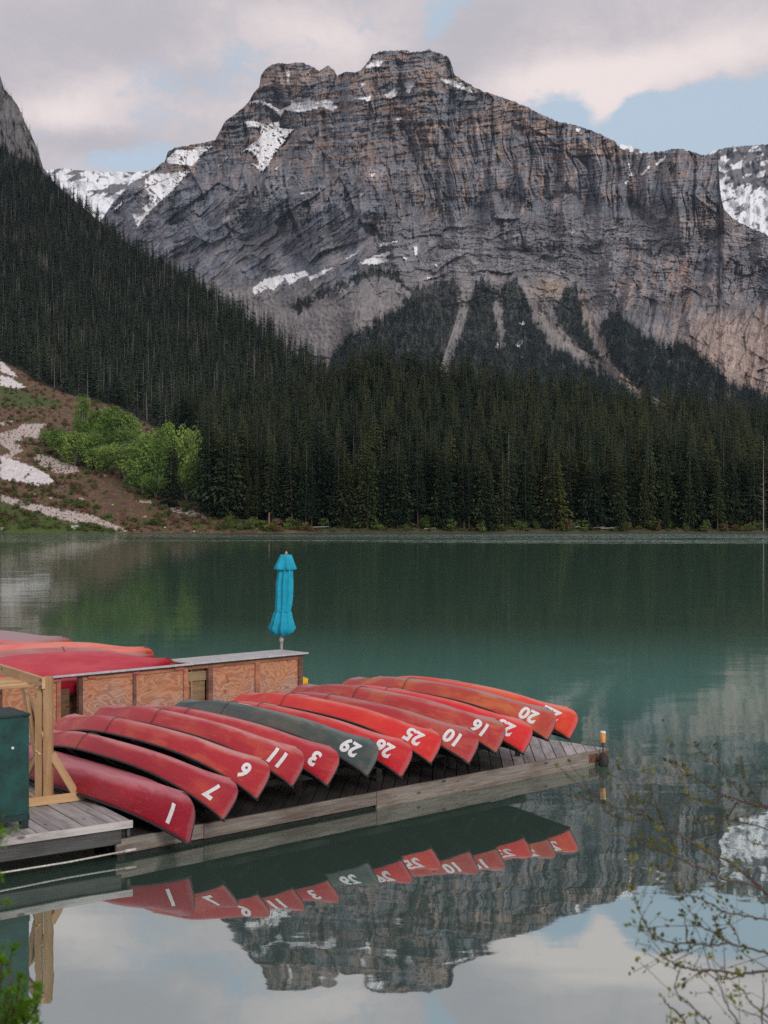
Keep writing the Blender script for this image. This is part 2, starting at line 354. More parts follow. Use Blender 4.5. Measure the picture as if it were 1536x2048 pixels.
# ------------------------------------------------------------------ water
def water_mat():
    m, nt, p = mat('lake_water'); nt.nodes.remove(p); o = nt.nodes['Material Output']
    geo = N(nt, 'ShaderNodeNewGeometry'); sp = N(nt, 'ShaderNodeSeparateXYZ'); nt.links.new(geo.outputs['Position'], sp.inputs[0])
    X, Y = sp.outputs[0], sp.outputs[1]
    wob = noise(nt, vmth(nt, 'MULTIPLY', geo.outputs['Position'], (.02, .012, 0)), 1.0, 4, .6)
    depthm = mth(nt, 'ADD', Y, mth(nt, 'MULTIPLY', mth(nt, 'SUBTRACT', wob, .5), 14))
    near = sstep(nt, depthm, 15.0, 33.0)
    body = mixc(nt, near, (.066, .108, .086), (.12, .285, .235))
    body = mixc(nt, sstep(nt, depthm, 27, 54), body, (.055, .105, .072))
    pos = geo.outputs['Position']
    na = noise(nt, vmth(nt, 'MULTIPLY', pos, (.9, 2.2, 1)), 1.0, 3, .55, .3, True)
    nb = noise(nt, vmth(nt, 'MULTIPLY', pos, (.25, .5, 1)), 1.0, 3, .5, .2, True)
    nc = noise(nt, vmth(nt, 'MULTIPLY', pos, (1.2, 1.2, 1)), 1.0, 4, .6, 0, True)
    ruf = noise(nt, vmth(nt, 'MULTIPLY', pos, (.004, .016, 1)), 1.0, 3, .55)
    # a breeze ruffles the far side of the lake and a thin streak in front of it
    yb = mth(nt, 'ADD', Y, mth(nt, 'ADD', mth(nt, 'MULTIPLY', mth(nt, 'SUBTRACT', ruf, .5), 90), mth(nt, 'MULTIPLY', X, .10)))
    band = sstep(nt, yb, 232, 262)
    gapb = mth(nt, 'MULTIPLY', sstep(nt, yb, 262, 285), sstep(nt, yb, 330, 300))
    band = mth(nt, 'MULTIPLY', band, mth(nt, 'SUBTRACT', 1.0, mth(nt, 'MULTIPLY', gapb, .55)))
    pat = noise(nt, vmth(nt, 'MULTIPLY', geo.outputs['Position'], (.010, .035, 1)), 1.0, 4, .6)
    band = mth(nt, 'MULTIPLY', band, mth(nt, 'MULTIPLY', sstep(nt, X, -150, 70, .3, 1.0), sstep(nt, pat, .36, .56, .25, 1.0)))
    amp = mth(nt, 'ADD', .010, mth(nt, 'MULTIPLY', band, .16))
    mid = mth(nt, 'MULTIPLY', sstep(nt, ruf, .5, .62), mth(nt, 'MULTIPLY', sstep(nt, Y, 18, 40), .010))
    amp = mth(nt, 'ADD', amp, mid)
    def ctr(c, s): return vmth(nt, 'SCALE', vmth(nt, 'SUBTRACT', c, (.5, .5, .5)), scale=s)
    sl = vmth(nt, 'ADD', vmth(nt, 'SCALE', vmth(nt, 'ADD', ctr(na, .55), ctr(nb, .5)), scale=mth(nt, 'ADD', .026, mid)), vmth(nt, 'SCALE', ctr(nc, 1.0), scale=mth(nt, 'MULTIPLY', band, 3.6)))
    sl = vmth(nt, 'MULTIPLY', sl, (1, 1, 0)); nrm = vmth(nt, 'NORMALIZE', vmth(nt, 'ADD', sl, (0, 0, 1)))
    fr = N(nt, 'ShaderNodeFresnel', i_IOR=1.33); nt.links.new(nrm, fr.inputs['Normal'])
    fac = mth(nt, 'ADD', mth(nt, 'SUBTRACT', .56, mth(nt, 'MULTIPLY', near, .12)), mth(nt, 'MULTIPLY', mth(nt, 'MULTIPLY', fr.outputs[0], fr.outputs[0]), .40), clamp=True)
    df = N(nt, 'ShaderNodeBsdfDiffuse'); nt.links.new(body, df.inputs[0])
    gl = N(nt, 'ShaderNodeBsdfGlossy', i_Color=(.90, .96, .94, 1)); nt.links.new(nrm, gl.inputs['Normal'])
    nt.links.new(mth(nt, 'ADD', .018, mth(nt, 'MULTIPLY', sstep(nt, Y, 17, 36), .042)), gl.inputs['Roughness'])
    ms = N(nt, 'ShaderNodeMixShader'); nt.links.new(fac, ms.inputs[0]); nt.links.new(df.outputs[0], ms.inputs[1]); nt.links.new(gl.outputs[0], ms.inputs[2])
    nt.links.new(ms.outputs[0], o.inputs[0]); return m
M_water = water_mat()
wm = MB(); wm.add([(-1500, -30, 0), (1500, -30, 0), (1500, 560, 0), (-1500, 560, 0)], [(0, 1, 2, 3)])
tag(wm.obj('lake_water', M_water), 'still emerald green lake mirroring the peak and clouds', kind='structure')
# ------------------------------------------------------------------ terrain from bearings (column) and elevation (row), each with its own distance
def terrain(name, px, PY, D, col, m, label, kind='structure', back=None, cat=None):
    PX = np.broadcast_to(px[None, :], PY.shape)
    X = (PX-CX)/F*D; Z = CH+(HOR-PY)/F*D; Y = D
    V = np.stack([X, Y, Z], -1)
    nr, nc = PY.shape
    if back:                                                       # the far side of the ridge, so that it is a body
        rows = []; cl = []
        for dd, dz in back:
            b = V[0].copy(); b[:, 1] += dd; b[:, 0] *= (b[:, 1]/V[0][:, 1]); b[:, 2] = np.maximum(b[:, 2]*dz, -5); rows.insert(0, b); cl.insert(0, col[0])
        V = np.concatenate([np.array(rows), V]); col = np.concatenate([np.array(cl), col]); nr = V.shape[0]
    me = npmesh(name, V, gridfaces(nr, nc)[:, ::-1], col)
    o = link(name, me, m, sm=True); tag(o, label, cat=cat, kind=kind); return o
def P3(sx, sy, k, pts): return [(sx+x*k, sy+y*k) for x, y in pts]
ridge = [(150,520),(228,402),(262,366),(300,345),(330,322),(335,305),(350,295),(400,287),(430,280),(440,262),(452,240),(470,228),(490,212),(500,200),(508,183),(518,176),(522,150),(535,133),(560,125),(575,128),(600,124),(625,133),(640,142),(655,130),(668,140),(675,152),(690,143),(710,145),(722,140),(735,125),(745,108),(760,103),(790,101),(812,100),(820,105),(835,103),(850,102),(858,97),(865,103),(885,108),(898,115),(905,135),(908,148),(925,160),(945,172),(960,180),(990,190),(1020,200),(1050,212),(1085,230),(1115,243),(1150,250),(1170,256),(1200,268),(1230,283),(1240,296),(1262,305),(1290,306),(1320,303),(1345,298),(1365,298),(1390,305),(1410,312),(1433,312),(1437,330),(1440,380),(1448,420),(1470,440),(1500,455),(1530,466),(1560,500),(1640,560),(1760,640),(1900,700)]
rx, ry = np.array(ridge, float).T
px = np.concatenate([np.arange(150, 1550, 1.35), np.arange(1550, 1900, 5)])
yr = np.interp(px, rx, ry) + 2.2*fbm(px/9, px*0, 4, 3) + 1.2*fbm(px/2.6, px*0+9, 2, 4)
nrow = 560
t = np.linspace(0, 1, nrow)[:, None]
yb = 850.0
t2 = np.concatenate([t, ]); PY = yr[None, :]+(yb-yr[None, :])*t
PX = np.broadcast_to(px[None, :], PY.shape)
Dm = np.interp(PY, [90, 200, 300, 430, 560, 700, 850], [3080, 2985, 2890, 2760, 2640, 2420, 2230])
Dm = Dm + np.clip(720-PX, 0, 600)*1.1 - 70*smooth(PX, 1150, 1300) + np.clip(PX-1450, 0, 500)*.5
# big architecture
wx = PX+18*fbm(PX/120, PY/160, 3, 5); wy = PY+14*fbm(PX/90, PY/90, 3, 8)
cliff = 1-smooth(PY+60*fbm(PX/90, PY/90, 3, 2), 360, 520)
cliffR = smooth(PX, 700, 800)
lowL = (1-cliffR)*smooth(PY, 330, 400)*(1-smooth(PY, 560, 620))
lowR0 = smooth(PX, 1170, 1250)*smooth(PY, 460, 520)
mid = smooth(PY, 410, 460)*(1-smooth(PY, 560, 640))*cliffR
talus = smooth(PY+25*fbm(PX/60, PX*0, 2, 12), 545, 590)*(1-smooth(PX, 1180, 1260)*.85*(1-smooth(PY, 640, 760)))
rock = 1-talus*.85
bt = ridged(wx/150, wy/420, 2, 21)*52*np.minimum(1, cliff+.8*mid+.75*lowL)
bbig = bt.copy(); bt += ridged(wx/52, wy/190, 3, 22)*22*np.minimum(1, cliff*.9+.35*mid+.35*lowL)
bt += ridged(wx/17, wy/75, 3, 23)*4*(cliff+.35*mid)
bt += ridged(wx/6.5, wy/24, 2, 24)*.8*(cliff+.5*mid+.3*lowL)
sl_a = PY*.80+PX*.60+5*fbm(PX/90, PY/90, 3, 33); sl_b = PX*.8-PY*.6
sw = 9*fbm(PX/110, PY/110, 3, 36)
bt += ridged((sl_a+sw)/85, sl_b/300, 2, 34)*24*lowL + ridged((sl_a+.6*sw)/26, sl_b/90, 3, 35)*4*lowL + ridged((sl_a*.9+sl_b*.2)/7, sl_b/22, 2, 38)*1.0*lowL + ridged(wx/30, wy/60, 2, 37)*4*lowL
st = PY + .10*(PX-800) + 7*fbm(PX/140, PY/140, 3, 41)
st_mid = PY - .00055*(PX-1150)**2*.25 + 10*fbm(PX/110, PY/90, 3, 42)
bt += (pn(st/11, PX/260, 43)*9+pn(st/4.6, PX/160, 44)*4.5)*cliff*(.4+.6*(PY < 300))
bt += (pn(st_mid/12, PX/90, 45)*5+pn(st_mid/4.4, PX/60, 46)*1.6)*mid*(.35+.9*smooth(fbm(PX/70, PY/30, 3, 47), -.3, .5)) + ridged(PX/24, PY/30, 3, 48)*3*mid
bt += ridged(PX/70, PY/500, 2, 51)*16*talus + ridged(PX/16+PY/60, PY/150, 2, 52)*3.5*talus + fbm(PX/7, PY/7, 3, 53)*2.2*(talus*.8+.4)
lowR = smooth(PX, 1170, 1250)*smooth(PY, 460, 520)
bt += ridged((PX+PY*.25)/75, PY/420, 3, 61)*34*lowR + ridged((PX+PY*.2)/24, PY/110, 2, 62)*5*lowR + facet((PX+PY*.25)/70, PY/110, 64)*13*lowR
crk = lambda f, w: np.clip(1-np.abs(f)*w, 0, 1)
bt -= crk(pn(wx/22, wy/130, 26), 9)*(8+9*smooth(PX, 780, 880)*smooth(PY, 190, 260))*cliff + crk(pn(wx/10, wy/50, 27), 7)*6*(cliff+.4*mid+.4*lowR0) + crk(pn((wx+wy)/26, (wx-wy)/40, 28), 10)*7*(cliff+mid)*.7
bt -= crk(pn(PX/90, st/7, 29), 5)*5*cliff + crk(pn(PX/60, st_mid/6, 30), 6)*3.5*mid + crk(pn(sl_b/70, (sl_a+sw)/14, 31), 7)*4*lowL
bt += fbm(PX/3.4, PY/3.4, 2, 32)*1.5*rock
def terr(tt, per, k=.72):
    f = (tt/per) % 1.0; return (smooth(f, k, 1)-f)*per
sv = st+3*fbm(PX/40, PY/40, 3, 190)+4*pn(PX/23, PY/200, 191)
ww_ = wx*.6+PX*.4; wv_ = wy*.5+PY*.5
up = 1-smooth(PY, 240, 360)
sm = st_mid+4*fbm(PX/30, PY/30, 3, 193)
F1 = facet(ww_/34, wv_/95, 201); F2 = facet(ww_/13, wv_/30, 202); F3 = facet(ww_/5.2, wv_/10, 203); F0 = facet(ww_/80, wv_/150, 204)
bt += (F0*42+F1*19+F2*6.5+F3*2.6)*cliff*(1-.45*up)
G1 = facet(PX/42, sv/11, 205); G2 = facet(PX/15, sv/5.5, 206)
bt += (G1*9+G2*4.5)*cliff*(.25+.75*up)
H0 = facet(PX/80, sm/26, 207); H1 = facet(PX/30, sm/9, 208); H2 = facet(PX/10, sm/4.2, 209)
bt += (H0*13+H1*3.6+H2*2.6)*mid
sb_ = sl_b+.4*sw; sa_ = sl_a+.5*sw
I0 = facet(sb_/130, sa_/46, 210); I1 = facet(sb_/55, sa_/15, 211); I2 = facet(sb_/17, sa_/6, 212)
bt += (I0*26+I1*9+I2*3.0)*lowL
J1 = facet((PX+PY*.25)/30, PY/75, 213); J2 = facet((PX+PY*.2)/11, PY/24, 214); bt += (J1*14+J2*5)*lowR0
bt += facet(PX/60, PY/50, 215)*6*talus + facet(PX/6, PY/6, 216)*1.2*talus
FT = F2*cliff+G2*cliff*.5+H1*mid+I1*lowL+J2*lowR0; FT2 = F3*cliff+H2*mid+I2*lowL
# deep gullies and named steps
gul = lineband(PX, PY, [(645, 230), (650, 300), (640, 360)], 6)*26 + lineband(PX, PY, [(905, 190), (895, 260), (890, 330), (905, 400)], 7)*22 + lineband(PX, PY, [(1240, 300), (1245, 360), (1262, 405), (1300, 440)], 9)*34 + lineband(PX, PY, [(680, 155), (676, 200), (690, 240)], 6)*18
gul += lineband(PX, PY, [(590, 350), (575, 400), (600, 470)], 6)*16 + lineband(PX, PY, [(1345, 430), (1352, 380), (1340, 330)], 5)*22 + lineband(PX, PY, [(925, 525), (940, 580), (915, 660), (890, 725)], 12)*14
gul += lineband(PX, PY, [(1050, 560), (1075, 620), (1120, 680), (1190, 720), (1270, 775)], 8)*12 + lineband(PX, PY, [(1165, 590), (1180, 650), (1210, 700), (1290, 790)], 7)*12
gul += lineband(PX, PY, [(790, 120), (800, 170), (770, 230), (790, 330)], 7)*20 + lineband(PX, PY, [(560, 130), (580, 190)], 5)*14
ledge = smooth(PY, 425, 445)*(1-smooth(PY, 445, 520))*cliffR
D = Dm - bt*1.0 + gul
# summit bastion and left tower stand forward of the saddle; snowy couloir basin recessed
MAC = 0
D += -60*np.exp(-((PX-830)/75)**2-((PY-140)/70)**2) - 55*np.exp(-((PX-580)/70)**2-((PY-165)/55)**2) + 70*np.exp(-((PX-560)/65)**2-((PY-285)/60)**2)
D += -95*np.exp(-((PX-715)/95)**2-((PY-625)/62)**2)
D += -90*np.exp(-((PX-1345)/85)**2-((PY-395)/70)**2) + 40*np.exp(-((PX-1275)/30)**2-((PY-420)/30)**2)
# colour of the rock itself
def L3(a): return np.array(a, float)[None, None, :]
def mixn(c, w, col): w = np.clip(w, 0, 1)[..., None]; return c*(1-w)+L3(col)*w
nA = fbm(PX/55, PY/45, 4, 71); nB = fbm(PX/14, PY/55, 4, 72); nC = fbm(st/7, PX/120, 3, 73); nD = fbm(PX/5, PY/28, 3, 74); nF = fbm(PX/3.2, PY/3.2, 2, 75)
col = np.ones(PX.shape+(3,))*L3((.185, .195, .22))
col = mixn(col, .75*smooth(nA+.6*nB, -.1, .7), (.27, .228, .215))
col = mixn(col, (1-smooth(PY, 250, 420))*.6*smooth(nC+nA*.6, -.3, .5), (.36, .245, .185))
col = mixn(col, cliff*.65*smooth(nB+.7*nD, .35, .95), (.40, .29, .21))
col = mixn(col, cliff*.6*smooth(nD-.5*nB, .35, .9), (.12, .125, .145))
col = mixn(col, .55*smooth(nC, .15, .6)*(PY < 330), (.30, .215, .165))
col = mixn(col, lowL*.7, (.165, .18, .215)); col = mixn(col, lowL*.55*smooth(fbm((sl_a+sw)/30, sl_b/90, 4, 76), -.1, .6), (.29, .265, .26))
col = mixn(col, mid*.75, (.235, .23, .245)); col = mixn(col, mid*.5*smooth(pn(st_mid/6, PX/200, 77)+.5*nB, .0, .7), (.33, .295, .28)); col = mixn(col, mid*.35*smooth(pn(st_mid/3.2, PX/60, 78)+nB*.4, .1, .6), (.15, .155, .18))
col = mixn(col, talus*.85, (.255, .235, .23)); col = mixn(col, talus*.5*smooth(fbm(PX/9, PY/40, 4, 79), 0, .7), (.33, .30, .285)); col = mixn(col, talus*.5*smooth(fbm(PX/22, PY/14, 4, 179), .1, .6), (.17, .165, .16))
col = mixn(col, lowR*.5*smooth(nB, -.1, .5), (.36, .275, .235)); col = mixn(col, lowR*.6*smooth(fbm(PX/60, PY/80, 2, 80), .1, .5), (.19, .20, .23))
col = mixn(col, smooth(PX, 1300, 1420)*smooth(PY, 600, 660)*.8, (.42, .32, .27))
col = mixn(col, .8*np.exp(-((PX-1100)/26)**2-((PY-575)/16)**2), (.42, .33, .23)); col = mixn(col, .7*np.exp(-((PX-1420)/75)**2-((PY-445)/18)**2)*smooth(nC, -.5, .3), (.40, .30, .22))
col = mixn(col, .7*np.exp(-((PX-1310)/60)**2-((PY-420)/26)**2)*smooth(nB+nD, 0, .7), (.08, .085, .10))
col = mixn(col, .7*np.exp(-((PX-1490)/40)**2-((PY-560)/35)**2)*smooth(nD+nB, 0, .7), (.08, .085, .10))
col = mixn(col, .8*np.maximum(lineband(PX, PY, [(1365, 540), (1375, 610)], 12), lineband(PX, PY, [(1345, 550), (1352, 585)], 8))*smooth(nD, -.4, .4), (.36, .22, .15))
col = mixn(col, lineband(PX, PY, [(925, 525), (940, 580), (915, 660), (890, 735)], 10+4*0)*.8, (.29, .275, .27))
col = mixn(col, lineband(PX, PY, [(1050, 560), (1075, 620), (1120, 680), (1190, 720), (1270, 775), (1330, 815)], 6)*.8, (.31, .28, .25))
col = mixn(col, lineband(PX, PY, [(1165, 590), (1180, 650), (1210, 700), (1215, 730), (1290, 790)], 5)*.8, (.36, .29, .24))
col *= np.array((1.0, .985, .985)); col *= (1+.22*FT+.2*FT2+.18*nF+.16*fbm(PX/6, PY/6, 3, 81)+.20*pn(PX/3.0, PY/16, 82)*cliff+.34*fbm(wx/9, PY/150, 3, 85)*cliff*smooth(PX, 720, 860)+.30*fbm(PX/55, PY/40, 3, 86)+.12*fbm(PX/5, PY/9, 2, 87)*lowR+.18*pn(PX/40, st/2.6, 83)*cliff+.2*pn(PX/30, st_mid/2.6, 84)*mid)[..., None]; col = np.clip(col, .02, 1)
# forest patches on the talus
jx = 9*fbm(PX/14, PY/14, 3, 91); jy = 14*fbm(PX/10, PY/22, 3, 92)
D += -4*ridged(PX/10, PY/16, 2, 190)*talus
FP = [[(575,614),(640,584),(700,558),(745,538),(790,545),(822,578),(905,560),(925,600),(922,640),(900,715),(860,740),(640,760),(690,680),(740,650),(800,622),(822,585),(790,562),(745,552),(700,568),(640,596),(590,628)],
      [(945,580),(962,558),(992,575),(1000,640),(1004,560),(1035,560),(1052,590),(1068,640),(1100,690),(1150,725),(1235,770),(1330,860),(880,860),(905,725),(925,660)],
      [(1130,585),(1155,560),(1160,600),(1170,650),(1190,700),(1205,735),(1270,800),(1220,758),(1160,705),(1120,650),(1105,620)],
      [(1198,660),(1225,620),(1262,650),(1330,700),(1345,730),(1400,770),(1440,800),(1450,860),(1340,860),(1300,795),(1225,735)],
      [(1320,695),(1380,690),(1410,725),(1470,775),(1536,795),(1640,800),(1640,860),(1440,860),(1400,780)]]
fm = np.zeros(PX.shape, bool)
for p in FP: fm |= inpoly(PX+jx, PY+jy, p)
fm &= ~(lineband(PX, PY, [(925, 525), (940, 580), (915, 660), (890, 735)], 9) > .5) & ~(lineband(PX, PY, [(1050, 560), (1075, 620), (1120, 680), (1190, 720), (1270, 775), (1330, 815)], 5) > .5) & ~(lineband(PX, PY, [(1165, 590), (1180, 650), (1210, 700), (1215, 730), (1290, 790)], 4) > .5)
fm &= ~(inpoly(PX+jx*.7, PY+jy*.7, [(985,610),(1000,600),(1012,690),(1000,700)]))
col[fm] = col[fm]*.25+np.array((.03, .038, .03))*.75
k3 = .4557; k4 = .414; k5 = .3906
SN = [P3(400,60,k3,q) for q in [
 [(215,318),(260,303),(310,328),(350,350),(400,330),(380,300),(420,318),(470,293),(515,272),(475,305),(535,303),(590,312),(575,330),(612,338),(580,358),(535,332),(490,350),(440,362),(372,352),(355,382),(318,347),(270,322)],
 [(195,405),(240,398),(290,420),(345,400),(350,432),(415,435),(385,462),(372,490),(330,540),(300,590),(272,624),(222,585),(262,600),(250,560),(210,525),(172,547),(240,490),(268,470),(262,430),(210,427)],
 [(725,168),(760,130),(815,126),(790,158)],[(803,285),(850,253),(880,250),(862,282),(845,302)],[(898,222),(952,210),(920,278),(905,270)],
 [(1038,206),(1090,208),(1150,232),(1195,268),(1195,276),(1140,257),(1080,232)],[(672,300),(752,291),(742,315),(700,306)],[(438,706),(530,693),(530,699),(445,724)],[(688,708),(720,708),(702,732)],[(738,628),(778,623),(760,642)],
 [(230,1135),(290,1090),(380,1073),(462,1058),(478,1075),(430,1095),(395,1118),(372,1092),(325,1142),(300,1132),(240,1164)],[(475,1080),(540,1052),(598,1033),(540,1072),(478,1102)],
 [(700,1022),(760,993),(838,972),(815,1003),(832,1012),(770,1032)],[(793,924),(800,935),(878,922),(830,942),(788,950)],[(640,1003),(700,964),(702,970),(646,1008)],[(935,950),(952,950),(955,988),(942,985)],[(885,998),(912,1000),(905,1012)],[(1030,1030),(1042,1030),(1040,1046)],[(670,1055),(700,1048),(690,1070),(668,1072)],
 [(1060,262),(1080,272),(1062,270)],[(250,770),(262,755),(255,775)],[(70,605),(105,583),(75,600)],[(325,610),(362,590),(330,616)],[(700,235),(735,232),(705,250)],[(860,388),(900,385),(870,398)],[(380,175),(395,180),(392,270),(384,240)],[(995,1085),(1015,1085),(1000,1098)],[(1040,140),(1060,140),(1050,150)],[(930,120),(985,122),(940,130)],[(460,190),(500,192),(480,202)]]]
SN += [P3(900,220,k4,q) for q in [[(918,317),(958,266),(970,270),(930,318)],[(985,262),(1040,224),(1045,230),(1000,270)],[(608,90),(632,90),(612,112)],[(862,260),(868,258),(872,295),(884,320),(866,322),(870,300)],[(848,345),(858,340),(852,362)],[(330,1030),(350,1022),(368,1028),(355,1042),(335,1036)],[(225,1120),(235,1130),(230,1165),(222,1150)],[(310,1130),(350,1110),(358,1118),(330,1150)],[(312,1190),(350,1190),(345,1198)],[(1180,1310),(1198,1318),(1195,1328)],[(1235,1360),(1270,1385),(1300,1412),(1290,1415),(1250,1385)],[(585,590),(592,590),(590,608)]]]
SN += [P3(0,140,k5,q) for q in [[(845,462),(870,440),(905,408),(985,412),(1000,395),(1098,390),(1040,428),(1000,470),(985,492),(930,486),(860,478)],[(740,560),(780,532),(900,525),(992,508),(930,560),(880,620),(800,690),(750,742),(702,805),(690,760),(665,720),(700,735),(745,722),(688,655),(760,692),(770,640),(742,605)],[(585,710),(630,668),(625,690),(590,718)],[(1105,500),(1145,475),(1120,495)],[(1150,458),(1168,442),(1160,460)],[(1365,655),(1395,635),(1385,650)],[(1315,690),(1330,680),(1320,700)]]]
sj = 2.0*fbm(PX/7, PY/5, 3, 95); sj2 = 2.0*fbm(PX/7, PY/5, 3, 96)
sn = np.zeros(PX.shape, bool)
for q in SN: sn |= inpoly(PX+sj, PY+sj2, q)
holes_ = (fbm((PX+PY*.7)/17, (PY-PX*.7)/4.5, 3, 97) > .56) & (PX < 600)
sn &= ~holes_
sn |= (fbm(PX/11, st/3.0, 3, 98) > .98) & (PY < yr[None, :]+60) & (PX < 900)
D = np.where(sn, D*.6+(Dm-bbig+gul)*.4-11, D)
col[sn] = np.array((.95, .955, .97))
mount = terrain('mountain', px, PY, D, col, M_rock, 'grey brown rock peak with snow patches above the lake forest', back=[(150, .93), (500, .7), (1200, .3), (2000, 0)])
MT = (px, PY, D, fm)
# lower skirt of the mountain, hidden behind the lake forest, so that it meets the valley floor
pxs = px[::12]; PYs = np.linspace(845, 1030, 12)[:, None]+0*pxs[None, :]
Dsk = np.interp(PYs, [845, 1030], [2230, 1500])+np.clip(720-pxs, 0, 600)*1.1
terrain('mountain_foot', pxs, PYs, Dsk, np.ones(PYs.shape+(3,))*L3((.035, .042, .034)), M_soil, 'dark lower slope of the mountain behind the forest')
# snowy ranges behind
def backrange(name, pts, D0, ybot, seed, label, snowy, x0, x1):
    bx, by = np.array(pts, float).T; p = np.arange(x0, x1, 2.0); y = np.interp(p, bx, by)+1.6*fbm(p/8, p*0, 4, seed)
    T = np.linspace(0, 1, 150)[:, None]; Y = y[None, :]+(ybot-y[None, :])*T; X = np.broadcast_to(p[None, :], Y.shape)
    DD = D0-(Y-y[None, :])*2 - ridged(X/40, Y/60, 3, seed+1)*40 - facet(X/18, Y/14, seed+3)*22
    c = np.ones(X.shape+(3,))*L3((.17, .17, .19)); c = mixn(c, .8*smooth(fbm(X/20, Y/9, 3, seed+5), -.1, .5), (.24, .20, .18))
    s = fbm(X/34, (Y+.35*X)/15, 4, seed+7)+snowy(X, Y) > 0
    c[s] = (.88, .90, .93)
    return terrain(name, p, Y, DD, c, M_rock, label, back=[(400, .8), (1500, 0)])
backrange('snowy_mountain', [(-100, 330), (100, 340), (125, 336), (150, 340), (200, 343), (260, 344), (300, 341), (340, 315), (400, 300), (420, 283), (440, 270), (500, 300)], 5200, 620, 200, 'distant snow covered ridge between forest slope and main peak', lambda X, Y: .62-.8*np.exp(-((X-225)/40)**2-((Y-382)/22)**2)-.6*np.exp(-((X-150)/30)**2-((Y-352)/9)**2), -100, 520)
backrange('snowy_mountain', [(1150, 330), (1225, 292), (1240, 288), (1262, 291), (1285, 302), (1330, 330), (1400, 318), (1425, 302), (1450, 296), (1475, 292), (1500, 291), (1530, 289), (1600, 280), (1750, 240), (1900, 300)], 4600, 700, 230, 'blue grey snowy mountain behind the cliff at right', lambda X, Y: -.22+.75*smooth(Y, 355, 400)+.3*(X < 1300), 1150, 1900)
# ------------------------------------------------------------------ far shore and forested slope
SHY = 1066.0
def hill_params(p):
    tops = np.interp(p, [-700, -300, -100, 0, 75, 125, 210, 290, 400, 500, 600, 700, 800, 900, 1000, 1100, 1200, 1300, 1400, 1536, 1800, 2300], [-60, 60, 200, 262, 298, 342, 410, 466, 520, 580, 640, 682, 700, 718, 740, 762, 775, 790, 802, 822, 850, 880])
    Dr = np.interp(p, [-700, 0, 720, 2300], [2100, 1850, 660, 640]); th = 25*F/Dr
    pr = np.interp(p, [-700, 0, 720, 2300], [1.5, 1.5, 1.15, 1.1])
    return tops+th*.95, Dr, pr
def hillD(p, y):
    yr_, Dr, pr = hill_params(p); s = np.clip((SHY-y)/(SHY-yr_), 0, 1); return 441+(Dr-441)*s**pr
def hilly(p, d):
    yr_, Dr, pr = hill_params(p); s = np.clip((d-441)/(Dr-441), 0, 1)**(1/pr); return SHY-(SHY-yr_)*s
pm = np.concatenate([np.arange(-700, -20, 12), np.arange(-20, 460, 1.6), np.arange(460, 1560, 5), np.arange(1560, 2300, 15)])
T = np.concatenate([np.linspace(0, .55, 200), np.linspace(.55, 1, 130)[1:]])[::-1][:, None]
yr_, Dr, pr = hill_params(pm); PYh = SHY-(SHY-yr_)[None, :]*T; PXh = np.broadcast_to(pm[None, :], PYh.shape)
Dh = 441+(Dr-441)[None, :]*T**pr[None, :]
Dh = Dh + (3*fbm(PXh/25, PYh/12, 4, 300)+1.0*fbm(PXh/5, PYh/3, 3, 301))*smooth(T, 0, .04)
MEADOW = [(-190, 1080), (-170, 900), (-130, 760), (-90, 690), (0, 722), (40, 740), (70, 762), (110, 780), (150, 792), (230, 812), (300, 850), (350, 880), (396, 920), (400, 1000), (432, 1030), (560, 1052), (640, 1062), (640, 1080)]
k6 = .390625
ch = np.ones(PXh.shape+(3,))*L3((.030, .030, .020))
md = inpoly(PXh, PYh, MEADOW)
nM = fbm(PXh/26, PYh/9, 4, 310); nM2 = fbm(PXh/7, PYh/3, 3, 311)
cm_ = np.ones(PXh.shape+(3,))*L3((.155, .088, .058))
cm_ = mixn(cm_, smooth(nM2, 0, .5)*.7, (.23, .15, .105)); cm_ = mixn(cm_, smooth(nM, .05, .5)*.8, (.085, .10, .035))
cm_ = mixn(cm_, smooth(-nM, .2, .6)*.7, (.085, .05, .04))
gr = inpoly(PXh+8*nM, PYh+4*nM2, P3(0, 700, k6, [(0, 780), (100, 800), (250, 850), (330, 880), (480, 880), (590, 930), (590, 950), (0, 950)])) | inpoly(PXh+8*nM, PYh+4*nM2, P3(0, 700, k6, [(300, 540), (450, 600), (620, 600), (640, 680), (800, 770), (1000, 800), (1000, 600), (600, 450), (250, 430)])) | inpoly(PXh+8*nM, PYh+4*nM2, P3(0, 700, k6, [(0, 180), (100, 210), (250, 250), (300, 300), (120, 290), (0, 290)]))
cm_ = mixn(cm_, gr*.85, (.07, .11, .03))
ch[md] = cm_[md]
ns2 = fbm(PXh/5, PYh/2.6, 3, 312)
